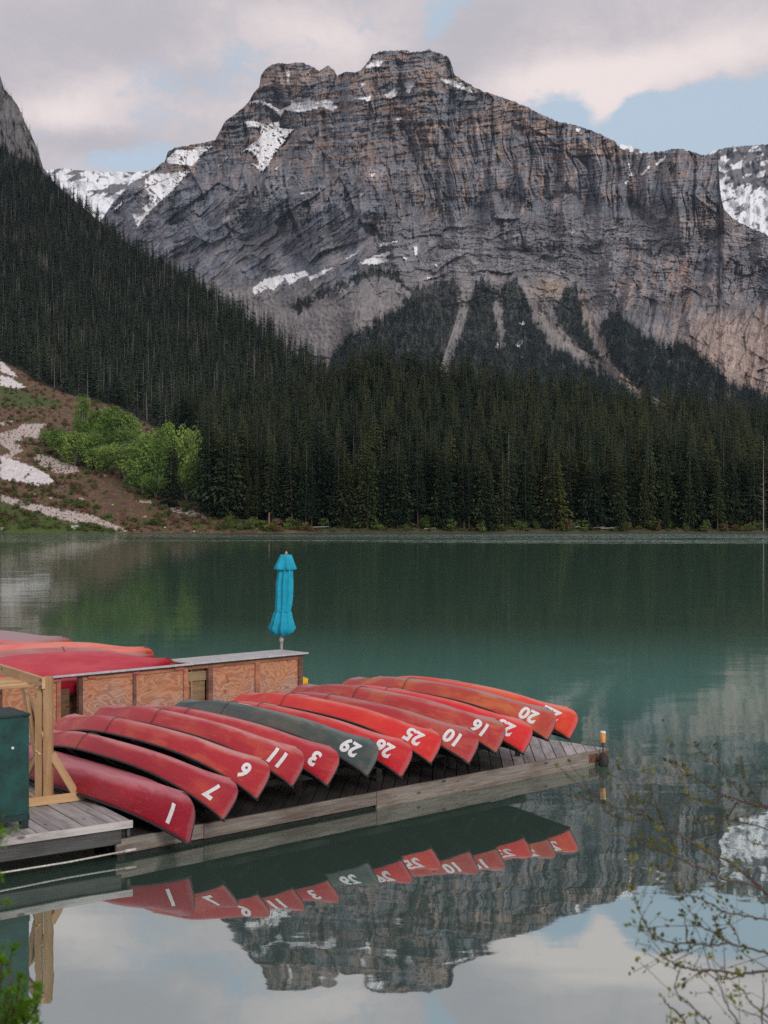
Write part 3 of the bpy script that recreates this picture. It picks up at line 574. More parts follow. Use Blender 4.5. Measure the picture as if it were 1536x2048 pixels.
for q, dirty in [([(0,45),(22,68),(90,136),(60,132),(0,110)], .1), ([(0,128),(60,143),(132,190),(100,196),(60,192),(0,182)], .15), ([(0,370),(95,352),(20,384),(0,392)], .5), ([(0,430),(60,410),(130,378),(242,378),(205,402),(215,440),(190,455),(130,440),(95,470),(100,500),(122,515),(60,545),(110,556),(0,548),(60,520),(0,480)], .55), ([(0,543),(60,558),(170,598),(250,640),(278,676),(180,698),(110,672),(60,672),(0,657)], .15), ([(172,528),(250,543),(310,568),(395,600),(402,632),(300,632),(220,602),(170,562)], .75), ([(0,738),(60,758),(180,788),(300,812),(460,842),(600,898),(665,930),(600,922),(480,882),(380,882),(300,862),(200,832),(60,792),(0,772)], .5), ([(820,798),(900,798),(1020,828),(1062,862),(980,852),(880,822)], .55), ([(690,768),(780,776),(780,786),(700,776)], .6), ([(360,900),(430,895),(430,908),(365,910)], .4)]:
    i = inpoly(PXh+3.6*nM2, PYh+2.4*ns2+1.5*nM2, P3(0, 700, k6, q)) & ~((ns2 > .9-dirty) )
    ch[i] = np.clip(np.array((.74, .69, .68) if dirty < .3 else (.54, .46, .42))*(1+.25*ns2[i])[:, None], .1, .8)
shoreline = (PYh > 1056) & ~md
ch[shoreline] = (np.ones(ch.shape)*L3((.09, .085, .045)))[shoreline]
terrain('far_shore', pm, PYh, Dh, ch, M_soil, 'far bank and forested slope rising to the left with an avalanche clearing', back=[(60, .95), (200, .7), (500, .4)])
def groundpt(p, d):
    y = float(hilly(np.array(p), np.array(d))); return far(p, y, d)
# rock cliff top left
rc = [(-700, -300), (-300, -100), (-60, 80), (0, 150), (8, 178), (22, 192), (38, 215), (50, 245), (62, 268), (76, 300), (84, 330), (110, 372)]
cx_, cy_ = np.array(rc, float).T; pc = np.concatenate([np.arange(-700, -20, 9), np.arange(-20, 110, 1.2)]); yc = np.interp(pc, cx_, cy_)+2.2*fbm(pc/7, pc*0, 3, 401)
Tc = np.linspace(0, 1, 180)[:, None]; PYc = yc[None, :]+(430-yc[None, :])*Tc; PXc = np.broadcast_to(pc[None, :], PYc.shape)
Dc = 2150-(PYc-150)*.7+np.clip(pc-0, -700, 200)*1.4-ridged(PXc/30, PYc/120, 4, 402)*22-fbm(PXc/5, PYc/14, 3, 403)*6
cc = np.ones(PXc.shape+(3,))*L3((.16, .155, .16)); cc = mixn(cc, smooth(fbm(PXc/6, PYc/40, 3, 404), -.1, .6)*.8, (.25, .225, .21))
terrain('rock_cliff', pc, PYc, Dc, cc, M_rock, 'grey cliff rising above the forested slope at the left edge', back=[(100, .9), (400, 0)])
# ------------------------------------------------------------------ conifers
def spruce_mesh(name, seed, H=1.0, wid=.13, levels=34, nb=7, fing=3, bare=.06, thin=0.0, lod=0):
    rg = random.Random(seed); V = []; Fc = []
    def tri(a, b, c): n = len(V); V.extend((a, b, c)); Fc.append((n, n+1, n+2))
    for i in range(levels):
        t = (i+.5)/levels; z = bare+(1-bare)*t**.92
        rr = wid*((1-t)**.72)*(.82+.36*rg.random())*(1.0 if t > .12 else .55+3.6*t)
        if rr < .004: rr = .004
        a0 = rg.random()*6.28
        k = nb if t < .75 else max(4, nb-2)
        for j in range(k):
            if rg.random() < thin: continue
            a = a0+6.283*j/k+rg.uniform(-.3, .3); L = rr*rg.uniform(.6, 1.22)*(1.25 if rg.random() < .08 else 1); ca, sa = math.cos(a), math.sin(a)
            droop = L*rg.uniform(.22, .6)*(1-.7*t); w = L*.30+.004
            zz = z+rg.uniform(-.4, .4)/levels
            def P(r, s, dz): return (ca*r-sa*s, sa*r+ca*s, zz+dz)
            if lod:
                tri(P(0, -w*.3, .006), P(L, 0, -droop), P(L*.35, w*.9, -droop*.5)); tri(P(0, w*.3, .006), P(L, 0, -droop), P(L*.35, -w*.9, -droop*.6))
                continue
            n = len(V)
            V.extend((P(0, 0, .004), P(L*.5, w*.35, -droop*.25), P(L*.5, -w*.35, -droop*.25), P(L, 0, -droop*.75+.002))); Fc.append((n, n+1, n+3)); Fc.append((n, n+3, n+2))
            for q in range(fing):
                f = .2+.7*(q+rg.random())/fing
                for sgn in (-1, 1):
                    l2 = w*(1.25-f*.6)*rg.uniform(.7, 1.3); r0 = L*f
                    tri(P(r0-L*.10, 0, -droop*f*.6), P(r0+L*.08, 0, -droop*f*.6), P(r0+L*.16, sgn*l2, -droop*f*.8-l2*rg.uniform(.15, .75)))
    me = npmesh(name, V, Fc); me.materials.append(M_spruce); return me
def trunk_mesh(name, r=.010, m=None, snag=False, seed=0):
    rg = random.Random(seed); mb = MB(); lean = rg.uniform(-.02, .02)
    mb.tube([(0, 0, -.02), (lean*.3, 0, .3), (lean, 0, .65), (lean*1.2, 0, .985)], [r, r*.8, r*.5, r*.1], 6)
    if snag:
        for k in range(34):
            z = rg.uniform(.2, .95); a = rg.random()*6.28; L = rg.uniform(.015, .07)*(1.15-z)
            mb.tube([(lean*z, 0, z), (math.cos(a)*L+lean*z, math.sin(a)*L, z-L*rg.uniform(-.4, .5))], [.0018, .0008], 3, False)
    me = mb.mesh(name); me.materials.append(m or M_bark); return me
def with_mat(me, m):
    c = me.copy(); c.materials.clear(); c.materials.append(m); return c
SP = [spruce_mesh('spruce_crown', 10+i, wid=w, levels=lv, nb=nb, thin=th, bare=b) for i, (w, lv, nb, th, b) in enumerate([(.155, 32, 9, .02, .05), (.18, 30, 9, .05, .04), (.135, 34, 8, .05, .08), (.165, 28, 9, .12, .06), (.20, 28, 10, .04, .02), (.125, 32, 8, .15, .14), (.105, 36, 8, .1, .08)])]
SPF = [spruce_mesh('far_spruce_crown', 40+i, wid=w, levels=17, nb=7, thin=th, bare=.05, lod=1) for i, (w, th) in enumerate([(.16, .0), (.19, .05), (.14, .1), (.15, .25)])]
TINY = [spruce_mesh('tiny_spruce_crown', 60+i, wid=w, levels=9, nb=5, lod=1, bare=.03) for i, w in enumerate((.15, .18, .12))]
TR = trunk_mesh('spruce_trunk', .009); TRS = [trunk_mesh('snag_trunk', .006, M_dead, True, s) for s in (1, 2, 3)]
# instancing by geometry nodes for the uncountable mass
def source_collection(name, meshes, mats=None):
    col = bpy.data.collections.new(name)
    for i, me in enumerate(meshes):
        o = bpy.data.objects.new('%s_source_%02d' % (name, i), me); col.objects.link(o)
    return col
def joined(crown, trunk, m):
    nv = len(crown.vertices); a = np.empty(nv*3, np.float32); crown.vertices.foreach_get('co', a); fa = np.empty(len(crown.loops), np.int32); crown.loops.foreach_get('vertex_index', fa)
    vs = a.reshape(-1, 3).tolist(); fs = fa.reshape(-1, 3).tolist()
    if trunk is None: me = bpy.data.meshes.new('tree'); me.from_pydata(vs, [], fs); me.materials.append(m); return me
    tv = [tuple(v.co) for v in trunk.vertices]; tf = [tuple(nv+i for i in p.vertices) for p in trunk.polygons]
    me = bpy.data.meshes.new('tree'); me.from_pydata(vs+tv, [], fs+tf); me.materials.append(m); me.materials.append(M_bark)
    me.polygons.foreach_set('material_index', [0]*len(fs)+[1]*len(tf)); return me
def instancer(name, pts, scl, idx, coll, label, cat=None, widths=None):
    n = len(pts); me = bpy.data.meshes.new(name); me.vertices.add(n); me.vertices.foreach_set('co', np.asarray(pts, np.float32).ravel())
    for nm, dat, ty in (('scl', np.asarray(scl, np.float32), 'FLOAT_VECTOR'), ('rz', RNG.random(n).astype(np.float32)*6.283, 'FLOAT'), ('pick', np.asarray(idx, np.int32), 'INT')):
        a = me.attributes.new(nm, ty, 'POINT'); a.data.foreach_set('vector' if ty == 'FLOAT_VECTOR' else 'value', dat.ravel())
    o = link(name, me); g = bpy.data.node_groups.new(name, 'GeometryNodeTree')
    g.interface.new_socket('Geometry', in_out='INPUT', socket_type='NodeSocketGeometry'); g.interface.new_socket('Geometry', in_out='OUTPUT', socket_type='NodeSocketGeometry')
    gi = g.nodes.new('NodeGroupInput'); go = g.nodes.new('NodeGroupOutput'); ip = g.nodes.new('GeometryNodeInstanceOnPoints'); ci = g.nodes.new('GeometryNodeCollectionInfo')
    ci.inputs['Collection'].default_value = coll; ci.inputs['Separate Children'].default_value = True; ci.inputs['Reset Children'].default_value = True
    def attr(nm, ty):
        a = g.nodes.new('GeometryNodeInputNamedAttribute'); a.data_type = ty; a.inputs['Name'].default_value = nm; return a.outputs['Attribute']
    cxz = g.nodes.new('ShaderNodeCombineXYZ'); g.links.new(attr('rz', 'FLOAT'), cxz.inputs[2])
    g.links.new(gi.outputs[0], ip.inputs['Points']); g.links.new(ci.outputs[0], ip.inputs['Instance']); ip.inputs['Pick Instance'].default_value = True
    g.links.new(attr('pick', 'INT'), ip.inputs['Instance Index']); g.links.new(cxz.outputs[0], ip.inputs['Rotation']); g.links.new(attr('scl', 'FLOAT_VECTOR'), ip.inputs['Scale'])
    g.links.new(ip.outputs[0], go.inputs[0]); md_ = o.modifiers.new('scatter', 'NODES'); md_.node_group = g
    tag(o, label, cat, kind='stuff'); return o
# near forest positions
cand = []
d = 443.0
while d < 660:
    w = 3.9+ (d-443)*.010
    xs = np.arange(-330, 330, w)
    for x in xs:
        dd = d+random.uniform(-1.6, 1.6); xx = x+random.uniform(-.45, .45)*w; p = CX+xx/dd*F
        if p < -600 or p > 2150: continue
        cand.append((p, dd))
    d += w*.95
cp = np.array(cand); cy = hilly(cp[:, 0], cp[:, 1])
yr2, Dr2, _ = hill_params(cp[:, 0]); ok = (cp[:, 1] < Dr2)
inm = inpoly(cp[:, 0], cy, MEADOW)
ok &= ~inm
ok &= (cy < 1058+2*RNG.standard_normal(len(cp))) & (RNG.random(len(cp)) < .9)
cp = cp[ok]; cy = cy[ok]
inframe = (cp[:, 0] > -5) & (cp[:, 0] < 1541)
order = np.argsort(cp[:, 1]+1000*(~inframe))
near_i = order[:276]; rest_i = order[276:]
GRP = 'spruces standing along the far shore'
def make_tree(k, loc, H, wsc, label=None, name='spruce_tree', group=GRP, cm=None, cat='tree', trunk=TR):
    o = thing(name, label or 'tall dark spruce in the packed forest wall along the far shore', cat, loc, random.random()*6.28, group)
    o.scale = (H*wsc, H*wsc, H)
    if k is not None: link('crown', cm or SP[k], None, o)
    link('trunk', trunk, None, o); return o
for i in near_i:
    p, dd = cp[i]; r_ = random.random(); g = far(p, cy[i], dd)
    front = dd < 462
    H = random.uniform(20, 36)*(1 if r_ > .2 else .62) if not front else random.choice([random.uniform(10, 20), random.uniform(22, 33), random.uniform(24, 34)])
    make_tree(random.randrange(7), (g.x, g.y, g.z-.3), H, random.uniform(.85, 1.25)*(1 if H > 18 else 1.25))
pts = []; sc = []; ix = []
for i in rest_i:
    p, dd = cp[i]; g = far(p, cy[i], dd); H = random.uniform(22, 36); w = random.uniform(.85, 1.2)
    pts.append((g.x, g.y, g.z-.3)); sc.append((H*w, H*w, H)); ix.append(random.randrange(7))
nearcol = source_collection('forest', [joined(SP[i], TR, M_spruce) for i in range(7)])
instancer('spruce_forest', pts, sc, ix, nearcol, 'dense dark spruce forest rising behind the shoreline trees')
# trees on the slope
pts = []; sc = []; ix = []
d = 645.0
while d < 1900:
    w = 4.4+(d-645)*.0010
    pxs_ = np.arange(-650, 760, w/d*F)
    for p in pxs_:
        p += random.uniform(-.5, .5)*w/d*F; dd = d+random.uniform(-.5, .5)*w*1.3
        yrr, Drr, _ = hill_params(np.array(p))
        if dd > Drr: continue
        y = float(hilly(np.array(p), np.array(dd)))
        if random.random() < .12: continue
        pts.append((p, y, dd))
    d += w*1.3
pp = np.array(pts); keep = ~inpoly(pp[:, 0], pp[:, 1], MEADOW); pp = pp[keep]
dn = fbm(pp[:, 0]/60, pp[:, 1]/40, 3, 500); keep = RNG.random(len(pp)) < np.clip(1.05+dn*.5, .5, 1); pp = pp[keep]; dn = dn[keep]
P_ = np.stack([(pp[:, 0]-CX)/F*pp[:, 2], pp[:, 2], CH+(HOR-pp[:, 1])/F*pp[:, 2]-.5], -1)
Hh = RNG.uniform(11, 23, len(pp)); ww = RNG.uniform(.8, 1.25, len(pp))
pick = RNG.integers(0, 4, len(pp)); dead = RNG.random(len(pp)) < .10+.12*(dn > .1); pick[dead] = RNG.integers(4, 7, dead.sum())
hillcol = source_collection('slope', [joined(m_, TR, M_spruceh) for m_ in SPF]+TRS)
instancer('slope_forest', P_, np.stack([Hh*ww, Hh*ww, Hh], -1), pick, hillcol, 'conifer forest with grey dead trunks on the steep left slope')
print('slope trees', len(pp), 'near', len(near_i), len(rest_i))
# trees on the mountain's talus
px_, PYm, Dm_, fm_ = MT
ii = np.argwhere(fm_); ii = ii[(ii[:, 1] < 1330)]
wgt = RNG.random(len(ii)) < np.where((px[ii[:, 1]] < 840) & (PYm[ii[:, 0], ii[:, 1]] < 650), .30, .15); ii = ii[wgt]
pr_, pc_ = ii[:, 0], ii[:, 1]; dd = Dm_[pr_, pc_]; xx = px_[pc_]; yy = PYm[pr_, pc_]
P_ = np.stack([(xx-CX)/F*dd, dd, CH+(HOR-yy)/F*dd-1], -1); Hh = RNG.uniform(10, 24, len(ii))*(.7+.3*smooth(yy, 560, 720))
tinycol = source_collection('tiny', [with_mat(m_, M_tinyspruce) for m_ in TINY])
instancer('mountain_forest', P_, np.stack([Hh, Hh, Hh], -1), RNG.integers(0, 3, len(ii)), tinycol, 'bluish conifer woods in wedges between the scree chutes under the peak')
ii = np.argwhere((~fm_) & (RNG.random(fm_.shape) < .012)); yy = PYm[ii[:, 0], ii[:, 1]]; xx = px_[ii[:, 1]]
near_f = ((yy > 600) & (xx > 860) & (xx < 1560)) | ((yy > 515) & (yy < 545) & (xx > 740) & (xx < 870)); ii = ii[near_f & (RNG.random(len(ii)) < .6)]
dd = Dm_[ii[:, 0], ii[:, 1]]; yy = PYm[ii[:, 0], ii[:, 1]]; xx = px_[ii[:, 1]]
P_ = np.stack([(xx-CX)/F*dd, dd, CH+(HOR-yy)/F*dd-1], -1); Hh = RNG.uniform(7, 17, len(ii))
instancer('scattered_conifers', P_, np.stack([Hh, Hh, Hh], -1), RNG.integers(0, 3, len(ii)), tinycol, 'sparse small conifers dotted over the scree of the mountain')
# few trees on the cliff shoulder
P_ = []; 
for k in range(70):
    p = random.uniform(-60, 80); y0 = np.interp(p, cx_, cy_)+random.choice([2, 6, 20, 60, 75])*random.random(); dd = 2150-(y0-150)*.7+p*1.4-20; P_.append(tuple(far(p, y0+6, dd)))
Hh = RNG.uniform(12, 24, 70); instancer('cliff_conifers', P_, np.stack([Hh, Hh, Hh], -1), RNG.integers(0, 3, 70), tinycol, 'small dark conifers clinging to the grey cliff edge')
# special trees
g = far(343, 1016, float(hillD(np.array(343.), np.array(1016.))))
make_tree(4, g, 148/F*g.y, 1.05, 'lone dark spruce standing in front of the bright green bushes', group=None, cm=with_mat(SP[4], foliage('lone_spruce_needles', [(0, (.016, .030, .020)), (1, (.020, .036, .024))])))
for (p, yb_, yt, k, w, lab) in [(640, 1050, 800, 0, 1.1, None), (420, 1035, 826, 1, 1.15, 'broad spruce at the edge of the clearing right of the green bushes'), (455, 1040, 812, 1, 1.1, None), (545, 1046, 848, 6, 1.2, None), (735, 1058, 862, 0, 1.0, None), (886, 1058, 892, 4, .9, 'shorter dense spruce at the waterline below the tree wall centre'), (928, 1058, 900, 6, 1.4, None), (1092, 1058, 978, 4, .9, 'small bushy spruce at the waterline right of centre'), (795, 1058, 905, 1, 1.1, None), (1444, 1056, 928, 4, .95, 'yellowish green young spruce near the right end of the shore')]:
    g = far(p, yb_-4, float(hillD(np.array(float(p)), np.array(float(min(yb_, 1062))))))
    cm = None
    if 'yellowish' in (lab or ''): cm = with_mat(SP[4], foliage('yellowish_needles', [(0, (.075, .095, .028)), (1, (.085, .10, .03))]))
    make_tree(k, g, (yb_-yt)/F*g.y, w, lab, cm=cm, group=GRP if lab is None else None)
snag = trunk_mesh('snag', .006, M_dead, True, 9)
for (p, yb_, yt, lab) in [(1527, 1058, 868, 'bare pale dead tree at the right end of the far shore'), (1017, 1040, 862, 'thin grey dead trunk between spruces right of centre'), (707, 1030, 870, 'thin grey dead trunk between spruces left of centre'), (175, 800, 745, 'thin bare dead trunk behind the green bushes')]:
    g = far(p, yb_, float(hillD(np.array(float(p)), np.array(float(yb_))))-(6 if p > 1000 else 3))
    o = thing('dead_tree', lab, 'tree', g, random.random()*6.28); H = (yb_-yt)/F*g.y; o.scale = (H*.9, H*.9, H); link('trunk', snag, None, o)
g = far(538, 1056, 446); mb = MB(); mb.tube([(0, 0, -.2), (.05, 0, 3), (.1, .1, 5.2)], [.28, .25, .2], 8)
o = thing('dead_stump', 'orange brown broken trunk at the shore left of centre', 'tree stump', g); mb.obj('trunk', M_reddead, o)
# broadleaf bushes of the clearing
def bush_mesh(name, seed, n=2600, m=None, ls=.045, sq=1.0):
    rg = np.random.default_rng(seed); lobes = []
    nl = 16
    for k in range(nl):
        z = rg.uniform(.15, .86); r = .34*math.sin(math.pi*min(1, (z+.12)*.85))*rg.uniform(.3, 1.0); a = rg.uniform(0, 6.28)
        lobes.append((r*math.cos(a), r*math.sin(a), z, rg.uniform(.10, .2)))
    lobes = np.array(lobes); k = rg.integers(0, nl, n); dirs = rg.standard_normal((n, 3)); dirs /= np.linalg.norm(dirs, axis=1)[:, None]
    c = lobes[k, :3]+dirs*(lobes[k, 3]*rg.uniform(.35, 1.08, n)**.6)[:, None]*np.array([1, 1, 1.15]); c[:, 2] = np.clip(c[:, 2], .01, 1.1)
    a = rg.standard_normal((n, 3)); a /= np.linalg.norm(a, axis=1)[:, None]; b = np.cross(a, rg.standard_normal((n, 3))); b /= np.linalg.norm(b, axis=1)[:, None]
    s = (ls*rg.uniform(.5, 1.2, n))[:, None]
    V = np.stack([c-a*s*.6, c+b*s*.45, c+a*s*.6, c-b*s*.45], 1).reshape(-1, 3); Fq = np.arange(n*4).reshape(-1, 4)
    me = npmesh(name, V, Fq); me.materials.append(m); return me
def stem_mesh(name, seed, k=5, m=None):
    rg = random.Random(seed); mb = MB()
    for j in range(k):
        a = rg.random()*6.28; r = rg.uniform(.05, .25); mb.tube([(0, 0, -.03), (math.cos(a)*r*.5, math.sin(a)*r*.5, .35), (math.cos(a)*r, math.sin(a)*r, rg.uniform(.6, .85))], [.014, .009, .003], 4)
    me = mb.mesh(name); me.materials.append(m or M_dead); return me
AS = [bush_mesh('aspen_crown', 700+i, 2600, M_aspen) for i in range(4)]; ST = [stem_mesh('aspen_stems', 800+i) for i in range(3)]
bl = [(225, 893, 88, 1.0, 'rounded bright green tree topmost in the clump'), (250, 905, 85, .9, None), (165, 880, 90, .62, 'slender green tree beside two small dark spruces'), (190, 868, 60, .8, None), (120, 915, 62, 1.3, 'leftmost green bush of the clump on the clearing'), (150, 930, 70, 1.2, None), (185, 935, 72, 1.2, None), (215, 945, 68, 1.3, None), (250, 960, 82, 1.1, None), (285, 985, 110, .8, None), (262, 930, 75, 1.0, None), (300, 940, 95, .75, None), (330, 950, 118, .62, 'tall pale green tree right of the clump centre'), (312, 985, 110, .8, None), (378, 992, 140, .58, 'tall green tree behind the lone dark spruce'), (365, 950, 100, .7, None), (388, 998, 90, .8, None), (235, 925, 65, 1.2, None), (295, 960, 75, 1.1, None), (312, 996, 55, 1.2, None), (374, 1000, 60, 1.2, None), (398, 1002, 65, .8, None), (140, 905, 45, 1.3, None), (100, 895, 40, 1.2, None), (270, 985, 50, 1.4, None), (205, 900, 55, 1.1, None), (345, 985, 85, .8, None)]
for i, (p, yb_, h, w, lab) in enumerate(bl):
    dd = float(hillD(np.array(float(p)), np.array(float(yb_)))); g = far(p, yb_, dd); H = h/F*dd
    o = thing('green_bush', lab or 'leafy bright green bush in the clump on the cleared slope', 'bush', g, random.random()*6.28, 'green bushes on the clearing')
    o.scale = (H*w*1.15, H*w*1.15, H); link('foliage', AS[i % 4], None, o); link('stem', ST[i % 3], None, o)
for (p, yb_, h, lab) in [(165, 862, 70, 'small dark spruce at the left, poking through the green clump'), (194, 868, 62, 'small dark spruce just left of the rounded green tree in the clump')]:
    dd = float(hillD(np.array(float(p)), np.array(float(yb_)))); g = far(p, yb_, dd-2); make_tree(1, g, h/F*dd, 1.2, lab, group='small spruces in the green clump')
# brush, shore shrubs, boulders, logs
BR = [bush_mesh('brush', 900+i, 420, M_brush, .09) for i in range(3)]+[bush_mesh('shrub', 910+i, 420, M_shrubs, .09) for i in range(3)]
brc = source_collection('brush', BR)
pts = []; sc = []; ix = []
tries = RNG.uniform([-200, 700], [640, 1064], (9000, 2))
okm = inpoly(tries[:, 0], tries[:, 1], MEADOW); tries = tries[okm]
nn = fbm(tries[:, 0]/26, tries[:, 1]/9, 4, 310); kk = (np.abs(nn) > .12) & (RNG.random(len(tries)) < .75)
snowz = np.zeros(len(tries), bool)
for q in [[(0,45),(90,136),(132,190),(100,200),(0,185)], [(0,400),(130,370),(250,378),(215,455),(130,460),(120,520),(180,600),(290,680),(180,705),(0,660)], [(172,528),(310,560),(410,600),(402,640),(220,602)], [(0,738),(180,788),(460,842),(665,930),(600,925),(300,865),(0,775)], [(500, 650), (640, 660), (640, 720), (800, 780), (820, 860), (600, 870), (480, 800)]]:
    snowz |= inpoly(tries[:, 0], tries[:, 1], P3(0, 700, k6, q))
kk &= ~(snowz & (RNG.random(len(tries)) < .93)); tries = tries[kk]; nn = nn[kk]
for (p, y), v in zip(tries, nn):
    dd = float(hillD(np.array(p), np.array(y))); g = far(p, y, dd); H = random.uniform(.7, 2.1); w = random.uniform(1.2, 2.4)
    pts.append((g.x, g.y, g.z-.1)); sc.append((H*w, H*w, H))
    green = (v > .1) or (y > 1040 and p < 210) or (p > 430)
    ix.append(random.randrange(3, 6) if (green and random.random() < .85) else random.randrange(3))
for k in range(620):
    p = random.uniform(430, 2000); y = random.uniform(1050, 1063.5); dd = float(hillD(np.array(p), np.array(y))); g = far(p, y, dd); H = random.choice([random.uniform(.5, 1.4), random.uniform(.5, 1.4), random.uniform(1.5, 4.5)]); w = random.uniform(.9, 2.0)
    pts.append((g.x, g.y, g.z-.1)); sc.append((H*w, H*w, H)); ix.append(random.randrange(3, 6) if random.random() < .8 else random.randrange(3))
instancer('shore_brush', pts, sc, ix, brc, 'low brown and green brush on the clearing and along the waterline')
M_stone = simple('pale_boulder', (.42, .33, .27), .9, .3, 3, bump=.4)
def rock_mesh(seed):
    rg = random.Random(seed); import bmesh
    bm = bmesh.new(); bmesh.ops.create_icosphere(bm, subdivisions=2, radius=1)
    for v in bm.verts: v.co *= rg.uniform(.78, 1.12); v.co.z *= .6
    me = bpy.data.meshes.new('boulder'); bm.to_mesh(me); bm.free(); me.materials.append(M_stone); return me
RK = [rock_mesh(i) for i in range(3)]
for i, (p, y, s, lab) in enumerate([(101, 997, 4, 'upright pale boulder on the brown clearing'), (162, 1000, 7, 'broad tan boulder in the middle of the brown clearing'), (3, 1058, 6, 'brown boulder at the waterline at the left edge'), (268, 1060, 3, None), (290, 1034, 4, None), (330, 1055, 3, None), (388, 1063, 3, None), (210, 952, 3, None), (250, 1045, 3, None), (70, 990, 4, None), (30, 985, 6, None), (300, 1003, 3, None), (225, 1010, 3, None)]):
    dd = float(hillD(np.array(float(p)), np.array(float(y)))); g = far(p, y, dd-1); o = link('boulder', RK[i % 3], None); o.location = g; s_ = s/F*dd; o.scale = (s_, s_, s_*1.2); o.rotation_euler = (0, 0, i)
    tag(o, lab or 'small pale boulder on the cleared slope by the lake', 'boulder', 'boulders on the clearing')
for i, (p, y, L, a, lab) in enumerate([(1222, 1058, 7, .1, 'pale driftwood log at the waterline right of centre'), (1195, 1057, 5, -.2, 'second pale log touching the driftwood right of centre'), (545, 1055, 6, .5, 'brown log lying beside the broken orange trunk'), (640, 1056, 6, -.15, 'weathered log on the far shore above and just right of the blue parasol'), (860, 1059, 4, .1, 'short weathered log at the far waterline near the picture middle'), (1150, 1056, 4, .3, 'short weathered log left of the pale driftwood on the far shore')]):
    g = far(p, y, 444); o = thing('driftwood_log', lab or 'weathered log lying at the foot of the forest', 'log', g+Vector((0, 0, .2)), a, 'logs on the far shore'); mb = MB(); mb.tube([(-L/2, 0, 0), (0, .1, .15), (L/2, 0, .3)], [.22, .2, .12], 6)
    mb.obj('trunk', M_dead if i != 2 else M_reddead, o)
#@@FOREGROUND
# ------------------------------------------------------------------ docks
def clip_half(poly, n, c):           # keep points with n.p <= c
    out = []
    for i in range(len(poly)):
        a, b = poly[i], poly[(i+1) % len(poly)]; da = n.dot(a)-c; db = n.dot(b)-c
        if da <= 0: out.append(a)
        if (da < 0 < db) or (db < 0 < da): out.append(a+(b-a)*(da/(da-db)))
    return out
def planks(parent, org, rect, pdir, w, gap, z, th, m, jig=.003, alt=None):
    """boards of width w along pdir, clipped to the convex outline rect; tops at z"""
    pdir = pdir.normalized(); nrm = Vector((-pdir.y, pdir.x)); lo = min(nrm.dot(p) for p in rect); hi = max(nrm.dot(p) for p in rect)
    k = lo+.01
    while k < hi:
        q = clip_half(clip_half(list(rect), nrm, k+w-gap), -nrm, -k)
        if len(q) >= 3:
            L = [pdir.dot(p) for p in q]; c0 = min(L); base = pdir*c0+nrm*k
            loc = [((p-base).dot(pdir), (p-base).dot(nrm)) for p in q]
            area = abs(sum(loc[i][0]*loc[(i+1) % len(loc)][1]-loc[(i+1) % len(loc)][0]*loc[i][1] for i in range(len(loc))))/2
            if area > .004:
                n = len(loc); vs = [(x, y, 0) for x, y in loc]+[(x, y, -th) for x, y in loc]
                fs = [tuple(range(n)), tuple(range(2*n-1, n-1, -1))]+[(i, n+i, n+(i+1) % n, (i+1) % n) for i in range(n)]
                mb = MB(); mb.add(vs, fs); o = mb.obj('plank', alt(base) if alt else m, parent)
                o.location = (base.x-org[0], base.y-org[1], z+random.uniform(-jig, jig)-org[2]); o.rotation_euler = (random.uniform(-.002, .002), random.uniform(-.006, .006), math.atan2(pdir.y, pdir.x)); bevel(o, .004)
        k += w
ZD = .23
cR = on(1218, 1497, ZD); cL = on(265, 1675, ZD)
e = (cR-cL).to_2d().normalized(); nb_ = Vector((-e.y, e.x))       # along the dock edge, and away from the camera
cL2 = cR.to_2d()-e*9.35; W1 = 3.7
org = Vector((cL2.x, cL2.y, 0)); dock = thing('canoe_dock', 'long low grey plank dock carrying the row of overturned canoes', 'dock', org)
rect = [cL2+nb_*.045, cR.to_2d()+nb_*.045-e*.012, cR.to_2d()+nb_*W1-e*.012, cL2+nb_*W1]
pd = Vector((.05, 1.0)); planks(dock, org, rect, pd, .178, .012, ZD, .035, M_deck, alt=lambda b: M_deck if b.x > 1.9 else (M_deckshade if b.x < 1.6 else M_deckhalfshade))  # planks below the canoes get the painted shade tones, the tip stays plain
def beam(parent, org, a, b, w, z0, z1, m, name='fascia_board', bev=.006):
    a = Vector(a); b = Vector(b); d = (b-a); L = d.length; mb = MB(); mb.box((0, -w/2, 0), (L, w/2, z1-z0)); o = mb.obj(name, m, parent)
    o.location = (a.x-org[0], a.y-org[1], z0-org[2]); o.rotation_euler = (0, 0, math.atan2(d.y, d.x)); bevel(o, bev); return o
q = cL2; segs = [0, 1.25, 4.15, 9.35]
for i in range(3):
    beam(dock, org, cL2+e*(segs[i]+.004)+nb_*.02, cL2+e*(segs[i+1]-.004)+nb_*.02, .04, (.055, .045, -.02)[i], ZD+.004 if i != 1 else ZD, M_fascia)
beam(dock, org, cR.to_2d()-e*.008+nb_*.05, cR.to_2d()-e*.008+nb_*W1, .03, -.03, ZD-.002, M_fascia)
beam(dock, org, cL2+e*.05+nb_*.10, cR.to_2d()-e*.05+nb_*.10, .05, -.1, ZD-.045, M_under, 'inner_beam'); beam(dock, org, cL2+e*.1+nb_*.5, cR.to_2d()-e*.1+nb_*.5, .3, -.1, ZD-.05, M_under, 'float'); beam(dock, org, cL2+e*.1+nb_*(W1-.4), cR.to_2d()-e*.1+nb_*(W1-.4), .3, -.1, ZD-.05, M_under, 'float')
